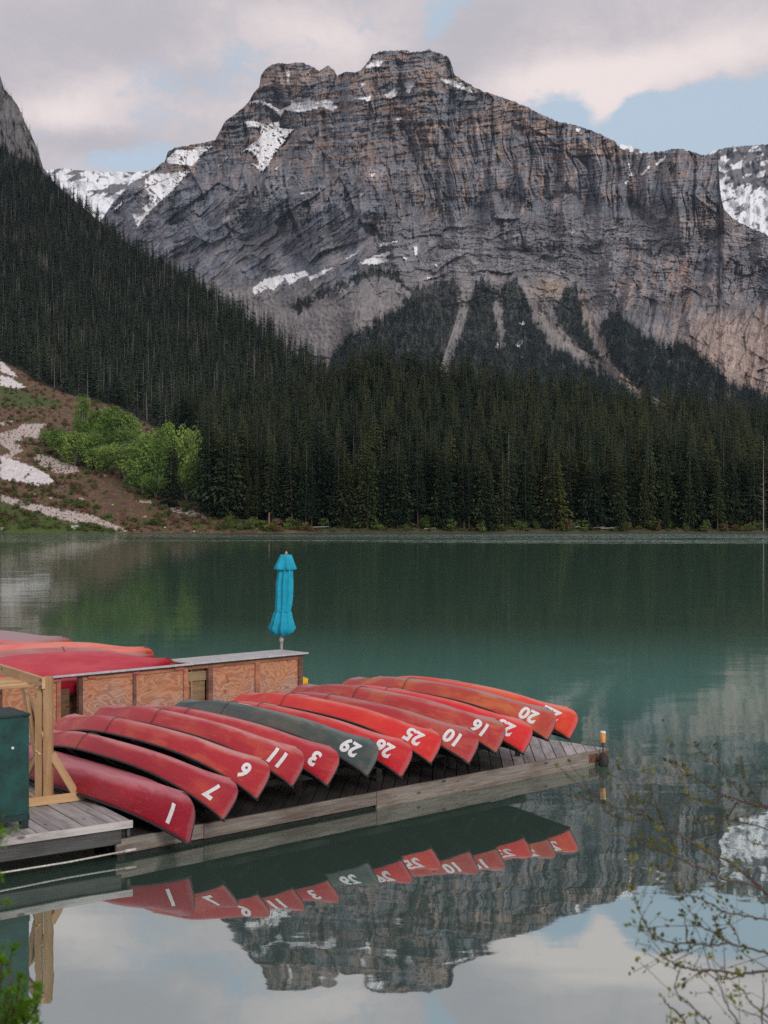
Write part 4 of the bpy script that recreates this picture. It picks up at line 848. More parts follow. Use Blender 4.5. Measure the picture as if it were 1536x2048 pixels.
# rail under the far halves of the canoes
rkc = thing('canoe_rack', 'low dark timber rack on the dock holding up the row of canoes', 'rack', (cL2.x, cL2.y, ZD), 0)
for off, zt_ in ((.55, .52), (2.7, .66)):
    beam(rkc, (cL2.x, cL2.y, ZD), cL2+e*1.6+nb_*off, cR.to_2d()-e*1.5+nb_*off, .09, zt_-.09, zt_, M_under, 'rail')
    for k in range(5):
        p_ = cL2+e*(1.7+k*1.5)+nb_*off; mb = MB(); mb.box((-.04, -.04, 0), (.04, .04, zt_-.091-ZD)); o = mb.obj('leg', M_under, rkc); o.location = (p_.x-cL2.x, p_.y-cL2.y, 0)
# amber marker lamp on the corner
mp = on(1203, 1518, .1)-Vector((nb_.x, nb_.y, 0))*.03; mt = thing('marker_lamp', 'small amber marker lamp with white cap on the tip of the canoe dock', 'lamp', (mp.x, mp.y, .05))
ppm = F/mp.y
zt = CH+(HOR-1485)/ppm-.05; ztt = CH+(HOR-1462)/ppm-.05
mb = MB(); mb.tube([(0, 0, -.15), (0, 0, zt+.01)], .012, 8); mb.obj('stake', M_black, mt, True)
mb = MB(); mb.tube([(0, 0, zt), (0, 0, zt+.01), (0, 0, ztt-.035)], [.040, .046, .046], 16); mb.obj('lens', M_orange, mt, True)
mb = MB(); mb.tube([(0, 0, ztt-.036), (0, 0, ztt-.012), (0, 0, ztt)], [.049, .049, .034], 16); mb.obj('cap', M_cap, mt, True)
mb = MB(); mb.tube([(-.01, -.02, zt), (-.05, -.02, zt-.08), (-.055, -.02, zt-.2), (-.01, -.02, zt-.33)], .006, 5); mb.obj('cable', M_black, mt, True)
fd = thing('mooring_fender', 'dark round rubber fender hung at the dock corner below the marker', 'fender', (mp.x, mp.y-.05, .02)); mb = MB(); mb.tube([(0, 0, -.06), (0, 0, -.02), (0, 0, .06), (0, 0, .15), (0, 0, .19)], [.03, .075, .09, .07, .03], 14); mb.obj('bumper', M_fend, fd, True)
for dx in (-.30, -.01):
    p2 = cR.to_2d()+e*(dx-.12)-nb_*.004; o = MB(); o.box((-.11, -.006, -.07), (.11, .002, .07)); o = o.obj('corner_plate', M_rust, dock); o.location = (p2.x-org.x, p2.y-org.y, .12); o.rotation_euler = (0, 0, math.atan2(e.y, e.x))
    for bx_ in (-.06, .06):
        mb = MB(); mb.tube([(bx_, -.005, 0), (bx_, -.018, 0)], .012, 8); b_ = mb.obj('bolt', M_steel, o)
# upper deck at the left
ZU = .45
uc = on(262, 1640, ZU).to_2d(); ul = on(0, 1677, ZU).to_2d(); ue = (uc-ul).normalized(); un = Vector((-ue.y, ue.x)); un = (un*math.cos(R(-3))+ue*math.sin(R(-3))*-1).normalized()
ul = uc-ue*6.5; W2 = 4.2
orgu = Vector((ul.x, ul.y, 0)); ud = thing('boarding_deck', 'raised weathered plank deck with heavy dark beam under the timber frame', 'dock', orgu)
rect = [ul+un*.003, uc+un*.003, uc+un*W2, ul+un*W2]
planks(ud, orgu, rect, un, .142, .008, ZU, .038, M_deck)
beam(ud, orgu, ul-un*.022, uc+ue*.01-un*.022, .036, ZU-.085, ZU+.003, M_deck, 'edge_board')
beam(ud, orgu, ul+un*.04, uc-ue*.12+un*.04, .07, ZU-.27, ZU-.045, M_darkwood, 'support_beam')
beam(ud, orgu, uc-ue*.02+un*.02, uc-ue*.02+un*W2, .04, ZU-.2, ZU-.04, M_darkwood, 'side_beam')
o = MB(); o.box((-.05, -.05, -.5), (.05, .05, ZU-.04)); o = o.obj('corner_post', M_under, ud); pc_ = uc-ue*.10+un*.12; o.location = (pc_.x-orgu.x, pc_.y-orgu.y, 0); o.rotation_euler = (0, 0, math.atan2(ue.y, ue.x))
beam(ud, orgu, ul+un*.7, uc-ue*.3+un*.7, .5, -.1, ZU-.28, M_under, 'float')
# mooring rope
a = on(0, 1746, .10); b = on(262, 1700, .10); a2 = a+(a-b)*1.2
mb = MB(); mb.tube([a2+Vector((0, 0, .06)), a, (a+b)/2-Vector((0, 0, .012)), b], .011, 6); tag(mb.obj('mooring_rope', M_wrope, None, True), 'thin pale rope stretched above the water below the boarding deck', 'rope')
mb = MB(); mb.tube([b-Vector((.06, .05, 0)), b+Vector((.05, .04, 0))], .018, 8); k_ = mb.obj('rope_knot', M_wrope, None, True); tag(k_, 'pale rope knot where the mooring line meets the low dock', 'knot')
# ------------------------------------------------------------------ timber frame
def U(x, y, z): p = uc+ue*x+un*y; return Vector((p.x, p.y, z))
pb = on(83, 1607, ZU).to_2d()-uc; ux, uy = pb.dot(ue), pb.dot(un)
fo = U(ux, uy, ZU); fr_ = thing('timber_frame', 'fresh yellow timber post frame with braces standing on the raised deck', 'frame', fo)
Ht = CH+(HOR-1353)/F*fo.y
def fs_(name, a, b, w, h, m=M_pine, roll=0): return stick(name, a, b, w, h, m, fr_, roll, .004, fo)
fs_('post', U(ux, uy, ZU+.0), U(ux, uy, Ht), .105, .105, M_pine2, R(0))
fs_('post', U(ux-.10, uy+.075, ZU+.0), U(ux-.10, uy+.075, Ht-.13), .05, .09, M_pine2)
fs_('sill', U(ux-1.0, uy-.075, ZU+.055), U(ux+.46, uy-.075, ZU+.055), .045, .105)
fs_('sill', U(ux-.155, uy-.04, ZU+.05), U(ux-.155, uy+1.6, ZU+.05), .05, .09)
fs_('brace', U(ux+.34, uy-.03, ZU+.10), U(ux+.03, uy-.03, ZU+.62), .04, .10)
fs_('brace', U(ux-.10, uy+.06, ZU+.66), U(ux-.10, uy+.75, ZU+.12), .04, .10)
fs_('top_beam', U(ux-.077, uy-.05, Ht-.075), U(ux-.077, uy+2.6, Ht-.075), .045, .14)
fs_('brace', U(ux-.06, uy+.02, Ht-.78), U(ux-.06, uy+.95, Ht-.12), .05, .14)
fs_('brace', U(ux-.125, uy+.10, Ht-.98), U(ux-.125, uy+.62, Ht-.15), .045, .12, M_pine2)
fs_('top_beam', U(ux-1.5, uy+.0, Ht-.07), U(ux-1.5, uy+2.6, Ht-.07), .045, .12)
for k in range(6): fs_('lath', U(ux-1.5, uy+.22+.19*k, Ht-.13), U(ux-.10, uy+.22+.19*k, Ht-.13), .045, .03)
for dz in (.035, .115):
    mb = MB(); mb.tube([U(ux-.102, uy-.02, Ht-dz)-fo, U(ux-.13, uy-.05, Ht-dz)-fo], .014, 8); mb.obj('bolt', M_steel, fr_)
# ------------------------------------------------------------------ green cabinet
gc = on(52, 1655, ZU).to_2d()-uc; gx, gy = gc.dot(ue), gc.dot(un); go_ = U(gx, gy, ZU); gt = CH+(HOR-1426)/F*go_.y
gb = thing('green_cabinet', 'dark green painted plywood cabinet on short legs at the left edge of the deck', 'cabinet', go_)
fs2 = lambda name, a, b, w, h, m: stick(name, a, b, w, h, m, gb, 0, .004, go_)
Hc = gt-ZU
mb = MB(); mb.box((-1.3, .0, .13), (0, .60, Hc-.03)); o = mb.obj('body', M_green, gb); o.rotation_euler = (0, 0, math.atan2(ue.y, ue.x)); bevel(o, .006)
mb = MB(); mb.box((-1.33, -.03, Hc-.03), (.02, .63, Hc)); o = mb.obj('lid', M_greend, gb); o.rotation_euler = (0, R(-.6), math.atan2(ue.y, ue.x)); bevel(o, .005)
mb = MB(); mb.box((-1.29, -.018, .10), (-.0, -.003, .17)); o = mb.obj('lower_rail', M_greend, gb); o.rotation_euler = (0, 0, math.atan2(ue.y, ue.x))
for lx, ly in ((-.05, .04), (-1.25, .04), (-.05, .56), (-1.25, .56)):
    mb = MB(); mb.box((lx-.045, ly-.035, 0), (lx+.045, ly+.035, .13)); o = mb.obj('leg', M_greend, gb); o.rotation_euler = (0, 0, math.atan2(ue.y, ue.x))
for lx, lz in ((-.20, .95), (-.42, .35)):
    mb = MB(); mb.tube([(lx, -.002, lz), (lx, -.02, lz)], .016, 8); o = mb.obj('screw', M_cap, gb); o.rotation_euler = (0, 0, math.atan2(ue.y, ue.x))
# ------------------------------------------------------------------ canoes
HL = 2.6
def hull_pt(u, s, Db=.35, Dt=.57, bm=.44):
    """u -1..1 along the keel (+1 = near bow), s -1..1 from left gunwale over the keel to right gunwale; upside down, origin at the near bow's gunwale tip"""
    au = abs(u); D = Db+(Dt-Db)*au**3.2; keel = Dt-.010*au**3
    b = bm*max(0, math.cos(math.pi/2*min(1, au**1.22)))**1.02+.012
    k = smooth(np.array(au), .45, .95); k = float(k); e1 = .52+.55*k; e2 = .42+.66*k
    ph = abs(s)*math.pi/2; c = max(0, math.cos(ph)); sn_ = math.sin(ph)
    h = D*(c**e2 if c > 1e-9 else 0)
    hn = h/D
    X = HL-.30*max(0, hn)**6.0+.02*hn*(1-hn)*4
    y = b*(sn_**e1 if sn_ > 1e-9 else 0)
    zz = keel-D+h
    return Vector((u*X-HL, math.copysign(y, s), zz))
def hull_mesh(name, m, bm=.44, Db=.35):
    us = [math.sin(t*math.pi/2) if True else t for t in np.linspace(-1, 1, 61)]; ss = np.linspace(-1, 1, 29)
    vs = [hull_pt(u, s, Db, .57, bm) for u in us for s in ss]
    me = npmesh(name, [tuple(v) for v in vs], gridfaces(61, 29)[:, ::-1]); me.materials.append(m); me.materials.append(M_inside)
    return me
def canoe_mat(name, c1, c2, cf, fade=.5, seed=0):  # cf, fade: colour and strength of hull-bottom wear plus painted sky sheen
    m, nt, p = mat(name); tc = N(nt, 'ShaderNodeTexCoord'); v = vmth(nt, 'ADD', tc.outputs['Object'], (seed*3.1, seed*1.7, seed))
    sp = N(nt, 'ShaderNodeSeparateXYZ'); nt.links.new(tc.outputs['Object'], sp.inputs[0])
    st_ = noise(nt, vmth(nt, 'MULTIPLY', v, (1.1, 5, 5)), 1.0, 6, .62, .6); sc_ = noise(nt, vmth(nt, 'MULTIPLY', v, (3, 30, 30)), 1.0, 5, .7, .3); bl_ = noise(nt, v, 1.6, 3, .5)
    c = mixc(nt, sstep(nt, mth(nt, 'ADD', mth(nt, 'MULTIPLY', st_, .6), mth(nt, 'MULTIPLY', bl_, .4)), .45, .62), c1, c2)
    top = sstep(nt, mth(nt, 'ADD', sp.outputs[2], mth(nt, 'MULTIPLY', mth(nt, 'SUBTRACT', st_, .5), .12)), .42, .53)                        # hull bottom chalked by sun and scrapes, with sky sheen painted in
    c = mixc(nt, mth(nt, 'MULTIPLY', mth(nt, 'MULTIPLY', top, mth(nt, 'ADD', .45, mth(nt, 'MULTIPLY', sstep(nt, mth(nt, 'ADD', st_, mth(nt, 'MULTIPLY', bl_, .3)), .4, .8), .75))), fade*1.25), c, cf)
    sl_ = noise(nt, vmth(nt, 'MULTIPLY', v, (1.6, 60, 60)), 1.0, 4, .7, .15)
    c = mixc(nt, mth(nt, 'MULTIPLY', sstep(nt, sl_, .60, .68), mth(nt, 'MULTIPLY', sstep(nt, bl_, .42, .62), .45)), c, tuple(min(1, x*.8+.22) for x in c1))
    c = mixc(nt, mth(nt, 'MULTIPLY', sstep(nt, mth(nt, 'ADD', sp.outputs[0], mth(nt, 'MULTIPLY', mth(nt, 'SUBTRACT', sc_, .5), .12)), -.075, -.02), .45), c, tuple(min(1, x*.6+.16) for x in c1))
    c = mixc(nt, mth(nt, 'MULTIPLY', sstep(nt, sc_, .56, .78), .5), c, tuple(min(1, x*1.3+.10) for x in c1))
    spd = N(nt, 'ShaderNodeTexVoronoi', i_Scale=22.0); nt.links.new(vmth(nt, 'MULTIPLY', v, (1.0, 1.0, 1.0)), spd.inputs['Vector'])
    c = mixc(nt, mth(nt, 'MULTIPLY', sstep(nt, spd.outputs['Distance'], .10, .03), .35), c, (.55, .45, .42))
    nt.links.new(c, p.inputs['Base Color']); nt.links.new(mth(nt, 'ADD', .30, mth(nt, 'MULTIPLY', sc_, .25)), p.inputs['Roughness'])
    p.inputs['Specular IOR Level'].default_value = .55
    bp = N(nt, 'ShaderNodeBump', i_Strength=.12, i_Distance=.01); nt.links.new(noise(nt, v, 5, 3, .5), bp.inputs['Height']); nt.links.new(bp.outputs[0], p.inputs['Normal'])
    return m
_txt = {}
def number_decal(txt, s0=.26, hgt=.235, a0=.115, bm=.44, Db=.35):
    """painted number lying on the left hull side near the near bow; reads upright when the boat does"""
    cu = bpy.data.curves.new('txt', 'FONT'); cu.body = txt; cu.size = 1; cu.offset = .040; cu.shear = .12; cu.resolution_u = 3
    o = bpy.data.objects.new('txt', cu); C.objects.link(o); dg = bpy.context.evaluated_depsgraph_get(); me = bpy.data.meshes.new_from_object(o.evaluated_get(dg)); bpy.data.objects.remove(o)
    import bmesh
    bm_ = bmesh.new(); bm_.from_mesh(me)
    for ax in range(2):
        vals = [v.co[ax] for v in bm_.verts]; lo, hi = min(vals), max(vals); k = lo
        while k < hi:
            k += .06; no = Vector((1, 0, 0)) if ax == 0 else Vector((0, 1, 0)); co = no*k
            bmesh.ops.bisect_plane(bm_, geom=bm_.verts[:]+bm_.edges[:]+bm_.faces[:], plane_co=co, plane_no=no)
    x0 = min(v.co.x for v in bm_.verts); y0 = min(v.co.y for v in bm_.verts); y1 = max(v.co.y for v in bm_.verts); sc_ = hgt/(y1-y0)
    def surf(sx, a):
        u = 1-sx/HL; D = Db+(.57-Db)*abs(u)**3.2; k = float(smooth(np.array(abs(u)), .45, .95)); e2 = .42+.66*k
        s = -math.acos(min(1, max(0, a/D))**(1/e2))/(math.pi/2)
        return hull_pt(u, s, Db, .57, bm)
    for v in bm_.verts:
        sx = s0+(v.co.x-x0)*sc_; a = a0+(y1-v.co.y)*sc_
        p = surf(sx, a); du = surf(sx+.01, a)-p; da = surf(sx, a+.01)-p; n = du.cross(da).normalized()
        if n.y > 0: n = -n
        v.co = p+n*.004
    bm_.to_mesh(me); bm_.free(); me.name = 'number'; me.materials.clear(); me.materials.append(M_white); return me
def logo_decal(s0, bm=.44, Db=.35):
    """illegible worn maker's print near the keel, away from the bow"""
    mb = MB(); rg = random.Random(int(s0*100)); sx = s0
    for k in range(7):
        w = rg.uniform(.03, .05); u0 = 1-sx/HL; u1 = 1-(sx+w)/HL
        for (sa, sb) in ((-.60, -.54), (-.53, -.47)) if rg.random() < .6 else ((-.60, -.49),):
            q = [hull_pt(u0, sa, Db, .57, bm), hull_pt(u1, sa, Db, .57, bm), hull_pt(u1, sb, Db, .57, bm), hull_pt(u0, sb, Db, .57, bm)]
            mb.add([p+Vector((0, -.004, .006)) for p in q], [(0, 1, 2, 3)])
        sx += w+.012
    return mb.mesh('print')
def canoe(label, num, tip, yaw, roll, pitch, m, bm=.44, Db=.35, rope=None, logo=None, s0=.30, hgt=.245, group='canoes lying overturned on the dock', dig=True):
    o = thing('canoe', label, 'canoe', tip, 0, group)
    # local +x = towards the near bow
    M = Matrix.Rotation(R(-90)+R(yaw), 4, 'Z') @ Matrix.Rotation(R(pitch), 4, 'Y') @ Matrix.Rotation(-R(roll), 4, 'X')
    o.rotation_euler = M.to_euler()
    h = link('hull', hull_mesh('hull', m, bm, Db), None, o, sm=True)
    sd_ = h.modifiers.new('shell', 'SOLIDIFY'); sd_.thickness = .012; sd_.offset = -1; sd_.material_offset = 1; sd_.material_offset_rim = 1
    sub = h.modifiers.new('sub', 'SUBSURF'); sub.levels = 0; sub.render_levels = 1
    for sgn in (-1, 1):
        mb = MB(); P = [hull_pt(u, sgn, Db, .57, bm)+Vector((0, sgn*.006, .004)) for u in np.linspace(-1, 1, 41)]
        mb.tube(P, .0165, 6); mb.obj('gunwale', M_black, o, True)
    for u0, u1 in ((.82, .985), (-.985, -.82)):
        mb = MB(); vs = []
        for u in np.linspace(u0, u1, 6):
            a = hull_pt(u, -1, Db, .57, bm); b = hull_pt(u, 1, Db, .57, bm); vs += [a+Vector((0, .01, .012)), b+Vector((0, -.01, .012))]
        mb.add(vs, [(2*i, 2*i+1, 2*i+3, 2*i+2) for i in range(5)]); mb.obj('deck_plate', M_black, o)
    for u in (0.0, .45, -.4):
        a = hull_pt(u, -1, Db, .57, bm); b = hull_pt(u, 1, Db, .57, bm); mb = MB(); mb.box((a.x-.035, a.y+.012, a.z+.01), (a.x+.035, b.y-.012, a.z+.035)); mb.obj('thwart', M_darkwood, o)
    if dig and num: link('number', number_decal(num, s0, hgt, .09, bm, Db), None, o)
    if logo: link('maker_print', logo_decal(logo, bm, Db), M_logo, o)
    if rope is not None:
        P = [hull_pt(rope+.012*math.sin(3*s), s, Db, .57, bm)+Vector((0, math.copysign(.008, s), .010)) for s in np.linspace(-1, .8, 26)]
        mb = MB(); mb.tube(P, .0065, 5, True); mb.obj('tie_rope', M_rope, o, True)
    # rivets along the near end of the gunwale
    mb = MB()
    for u in (.62, .70, .78, .86, .93):
        p = hull_pt(u, -.93, Db, .57, bm); mb.box(tuple(p-Vector((.006, .006, .006))), tuple(p+Vector((.006, .003, .006))))
    mb.obj('rivets', M_steel, o)
    return o
cr_ = canoe_mat('crimson_hull', (.34, .006, .022), (.42, .012, .028), (.58, .22, .25), .5, 1)
crA = canoe_mat('deep_crimson_hull', (.46, .008, .030), (.52, .02, .035), (.60, .14, .16), .22, 14)
c7_ = canoe_mat('faded_crimson_hull', (.38, .008, .022), (.50, .045, .030), (.64, .27, .28), .6, 2)
c6_ = canoe_mat('brick_red_hull', (.46, .014, .024), (.55, .075, .040), (.64, .29, .27), .65, 3)
c11 = canoe_mat('scuffed_red_hull', (.44, .014, .024), (.54, .065, .035), (.64, .27, .26), .65, 4)
c3_ = canoe_mat('plain_red_hull', (.45, .010, .024), (.54, .040, .030), (.64, .24, .23), .55, 5)
c29 = canoe_mat('grey_green_hull', (.045, .072, .068), (.11, .11, .08), (.17, .21, .19), .7, 6)
c26 = canoe_mat('bright_red_hull', (.60, .010, .018), (.66, .030, .026), (.70, .25, .21), .55, 7)
c25 = canoe_mat('vermilion_hull', (.70, .020, .016), (.75, .050, .024), (.72, .25, .19), .55, 8)
c10 = canoe_mat('dull_rose_hull', (.46, .022, .028), (.50, .085, .055), (.44, .21, .20), .7, 9)
c16 = canoe_mat('rose_brown_hull', (.48, .028, .030), (.56, .12, .05), (.44, .24, .23), .75, 10)
c23 = canoe_mat('clean_scarlet_hull', (.74, .012, .016), (.78, .030, .024), (.74, .25, .21), .55, 11)
c20 = canoe_mat('sun_bleached_hull', (.50, .055, .035), (.62, .17, .045), (.36, .24, .25), .85, 12)
c22 = canoe_mat('orange_red_hull', (.78, .032, .018), (.82, .10, .025), (.74, .27, .20), .55, 13)
CAN = [ # number, tip px, tip py, tip z, yaw, roll, pitch, material, label, rope, logo
 ('1', 379, 1687, .20, 42.5, 9, 1.5, cr_, 'crimson overturned canoe numbered 1, lowest and nearest beside the raised deck', None, None),
 ('7', 447, 1640, 0.387, 43, 30, 2.6, c7_, 'crimson overturned canoe numbered 7 with a loose pale rope over it', -.26, None),
 ('6', 514, 1598, 0.580, 44.5, 29, 2.6, c6_, 'faded red overturned canoe numbered 6 between canoes 7 and 11', -.24, None),
 ('11', 585, 1573, 0.640, 43.5, 28, 2.6, c11, 'scuffed red overturned canoe numbered 11', -.16, None),
 ('3', 655, 1571, 0.600, 43, 28, 2.6, c3_, 'red overturned canoe numbered 3 beside the grey green canoe', -.22, None),
 ('29', 735, 1552, 0.580, 42, 28, 2.6, c29, 'grey green overturned canoe numbered 29, the only one not red', -.26, 2.75),
 ('26', 803, 1554, 0.555, 42, 28, 2.6, c26, 'bright red overturned canoe numbered 26 right of the grey green canoe', -.25, 2.9),
 ('25', 862, 1527, 0.590, 42, 29, 2.6, c25, 'vermilion overturned canoe numbered 25', -.30, 2.9),
 ('10', 938, 1527, 0.610, 42.5, 28, 2.6, c10, 'dull rose red overturned canoe numbered 10', -.20, None),
 ('16', 992, 1506, 0.680, 42, 28, 2.6, c16, 'rose brown overturned canoe numbered 16', -.18, None),
 ('23', 1047, 1507, 0.610, 42, 28, 2.8, c23, 'clean scarlet overturned canoe numbered 23, its second digit half hidden', -.17, 2.65),
 ('20', 1095, 1480, 0.730, 42, 28, 3.0, c20, 'sun bleached rose and orange overturned canoe numbered 20', -.20, None),
 ('22', 1139, 1478, 0.690, 42, 29, 3.2, c22, 'orange red overturned canoe numbered 22, last before the dock tip', None, 2.45)]
for num, x, y, z, yaw, roll, pitch, m, lab, rp, lg in CAN:
    o = canoe(lab, num, on(x, y, z), yaw+(1.0 if num != '1' else 0), roll+(8 if num != '1' else 3), pitch-(.5 if num == '1' else 1.7 if num in ('20', '22') else .95), m, rope=rp, logo=lg); o.scale = (.94, .94, .94) if num != '1' else (1, 1, 1)
# loose rope between canoes 7 and 6
a = on(395, 1460, .95)
# ------------------------------------------------------------------ service counters behind the canoes
ZT = 1.3
kA = on(98, 1353, ZT).to_2d(); kB = on(612, 1305, ZT).to_2d(); ce = (kB-kA).normalized(); cn = Vector((-ce.y, ce.x))
def cpos(px):                        # distance from kB (negative to the left) of the counter-front point seen at column px
    k = (px-CX)/F; # point kB+ce*s, x/y = k
    return (k*kB.y-kB.x)/(ce.x-k*ce.y)
ZB = .28
mcol = {'stud': M_stud, 'dark': M_studd}
def counter(name, label, x0, x1, items, slabx0, slabx1, ztop, dep=.85):
    s0, s1 = cpos(x0), cpos(x1); base = kB+ce*s0; og = Vector((base.x, base.y, ZB)); o = thing(name, label, 'counter', og, math.atan2(ce.y, ce.x))
    def part(nm, sx0, sx1, y0, y1, z0, z1, m, bv=.004):
        mb = MB(); mb.box((0, 0, 0), (sx1-sx0, y1-y0, z1-z0)); p = mb.obj(nm, m, o); p.location = (sx0-s0, y0, z0-ZB)
        if bv: bevel(p, bv)
        return p
    for kind, a, b in items:
        a_, b_ = cpos(a), cpos(b)
        if kind == 'stud': part('stud', a_, b_, -.02, .06, ZB, ztop-.045, M_stud)
        if kind == 'dstud': part('stud', a_, b_, -.02, .06, ZB, ztop-.045, M_studd)
        if kind == 'panel': part('plywood_panel', a_+.002, b_-.002, .012, .025, ZB, ztop-.10, M_ply, 0)
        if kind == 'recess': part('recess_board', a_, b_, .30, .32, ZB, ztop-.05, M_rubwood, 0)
        if kind == 'recessL': part('recess_board', a_, b_, .10, .12, ZB, ztop-.05, M_recess, 0)
        if kind == 'rail': part('top_rail', a_, b_, -.012, .03, ztop-.125, ztop-.042, M_stud)
        if kind == 'cross': part('cross_board', a_, b_, .06, .09, ztop-.36, ztop-.18, M_pale)
        if kind == 'block': part('red_block', a_, b_, -.045, -.021, ztop-.10, ztop-.045, M_redblk)
    part('side_panel', s1-.03, s1, .0615, .75, ZB, ztop-.045, M_ply, 0); part('side_panel', s0, s0+.03, .0615, .75, ZB, ztop-.045, M_ply, 0)
    part('back_panel', s0+.03, s1-.03, .73, .75, ZB, ztop-.045, M_ply, 0)
    part('counter_top', cpos(slabx0), cpos(slabx1), -.07, dep, ztop-.03, ztop, M_slab); part('edge_strip', cpos(slabx0)+.01, cpos(slabx1)-.01, -.062, -.02, ztop-.052, ztop-.031, M_black)
    return o
M_redblk = simple('chipped_red_block', (.42, .10, .085), .7, .25, 20)
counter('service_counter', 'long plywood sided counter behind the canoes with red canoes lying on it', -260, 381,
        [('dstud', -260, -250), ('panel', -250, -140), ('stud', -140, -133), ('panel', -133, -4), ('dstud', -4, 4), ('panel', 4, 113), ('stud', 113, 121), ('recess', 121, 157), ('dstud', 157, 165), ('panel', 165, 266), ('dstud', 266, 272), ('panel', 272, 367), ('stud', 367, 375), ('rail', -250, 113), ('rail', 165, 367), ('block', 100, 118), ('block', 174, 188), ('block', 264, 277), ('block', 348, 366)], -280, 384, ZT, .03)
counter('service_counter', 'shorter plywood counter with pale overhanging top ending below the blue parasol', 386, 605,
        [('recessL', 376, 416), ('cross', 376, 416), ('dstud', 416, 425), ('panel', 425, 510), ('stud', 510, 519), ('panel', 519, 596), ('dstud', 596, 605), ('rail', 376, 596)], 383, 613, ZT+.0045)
# deck carrying the counters
kd0 = kB+ce*cpos(-420); kd1 = kB+ce*.25; orgc = Vector((kd0.x, kd0.y, 0)); cdk = thing('rear_dock', 'rear plank dock under the plywood counters and the parasol', 'dock', orgc)
rect = [kd0-cn*.35, kd1-cn*.35, kd1+cn*3.4, kd0+cn*3.4]; planks(cdk, orgc, rect, cn, .30, .012, ZB-.004, .035, M_deck)
beam(cdk, orgc, kd0-cn*.37, kd1-cn*.37, .035, .0, ZB-.006, M_fascia); beam(cdk, orgc, kd1+ce*.02-cn*.35, kd1+ce*.02+cn*3.4, .035, .0, ZB-.006, M_fascia)
beam(cdk, orgc, kd0+cn*.5, kd1+cn*.5-ce*.2, .6, -.1, ZB-.05, M_under, 'float'); beam(cdk, orgc, kd0+cn*2.6, kd1+cn*2.6-ce*.2, .6, -.1, ZB-.05, M_under, 'float')
# canoes lying on the long counter (bows point right, along it)
def ctop(px, off, z): p = kB+ce*cpos(px)+cn*off; return Vector((p.x, p.y, z))
ya = -(90-math.degrees(math.atan2(ce.y, ce.x)))   # +x of the canoe along ce
for (pxt, off, z, dy, roll, pitch, m, lab, rp) in [
    (392, .88, .90, 0, -36, 1.2, crA, 'deep crimson canoe lying along the front of the long counter', None),
    (392, 1.50, .93, -1.0, -32, 1.0, c10, 'dull red canoe behind the crimson one on the long counter', .25),
    (425, 2.12, .97, -1.5, -30, 1.0, c22, 'bright orange red canoe third from the counter front', None),
    (365, 2.75, 1.0, -1.5, -30, .5, c3_, 'red canoe fourth from the counter front', .0),
    (325, 3.4, 1.03, -2, -30, .5, c26, 'bright red canoe fifth from the counter front at the left edge', None),
    (370, 4.1, 1.08, -4, -28, 2.5, c20, 'greyish pink canoe farthest back at the left edge', None)]:
    t_ = ctop(pxt, off, z+.02); canoe(lab, None, t_, math.degrees(math.atan2(ce.y, ce.x))+90+dy, roll, pitch, m, rope=rp, group='canoes stored on the long counter', dig=False)
# rack that carries the rear canoes
rk = thing('storage_rack', 'low timber rack behind the counter carrying the stored canoes', 'rack', Vector((kd0.x, kd0.y, ZB)), math.atan2(ce.y, ce.x))
for sx in (2.2, 4.2, 6.0):
    mb = MB(); mb.box((sx, .95, .80-ZB), (sx+.09, 4.3, .88-ZB)); mb.obj('crossbar', M_darkwood, rk)
    for yy_ in (1.0, 2.6, 4.2): mb = MB(); mb.box((sx, yy_, 0), (sx+.09, yy_+.09, .799-ZB)); mb.obj('leg', M_darkwood, rk)
# ------------------------------------------------------------------ closed parasol
ud_ = kB.y+.9; ub = far(562, 1308, ud_); uo = Vector((ub.x, ub.y, ZB)); um = thing('parasol', 'closed turquoise blue parasol standing behind the shorter counter', 'parasol', uo)
pm_ = ud_/F
def uz(py): return CH+(HOR-py)*pm_-ZB
def ux_(px): return (px-CX)*pm_-uo.x
tx = ux_(572.5); 
mb = MB(); mb.tube([(0, 0, 0), (ux_(563), 0, uz(1275)), (ux_(571), 0, uz(1112)), (tx, 0, uz(1109))], .030, 10); mb.obj('pole', M_polew, um, True)
mb = MB(); mb.tube([(ux_(562.5), 0, uz(1285)), (ux_(563.2), 0, uz(1276))], .045, 10); mb.obj('collar', M_polew, um, True)
mb = MB(); mb.tube([(tx, 0, uz(1110)), (tx, 0, uz(1107)), (tx, 0, uz(1104.5)), (tx, 0, uz(1102.5))], [.02, .032, .026, .008], 10); mb.obj('finial', M_polew, um, True)
def lathe(name, prof, m, parent, fold, k=8, nth=96, ph=0.0, hem=0.0):
    vs = []; n = len(prof)
    for i, (py, cxp, r) in enumerate(prof):
        f = fold[i]
        for j in range(nth):
            a = 2*math.pi*j/nth; w = 1-abs(math.sin(k*a/2+ph+.25*math.sin(i*.8)))
            rr = r*pm_*(1.06-f*(1-w**1.2)+.05*f*math.sin(3*a+i*.5)); dz = 0
            if hem and i == n-1: dz = hem*pm_*w
            vs.append((ux_(cxp)+rr*math.cos(a), rr*math.sin(a), uz(py)+dz))
    fs = [(i*nth+j, i*nth+(j+1) % nth, (i+1)*nth+(j+1) % nth, (i+1)*nth+j) for i in range(n-1) for j in range(nth)]
    me = npmesh(name, vs, fs); o = link(name, me, m, parent, sm=True); sd_ = o.modifiers.new('th', 'SOLIDIFY'); sd_.thickness = .006; return o
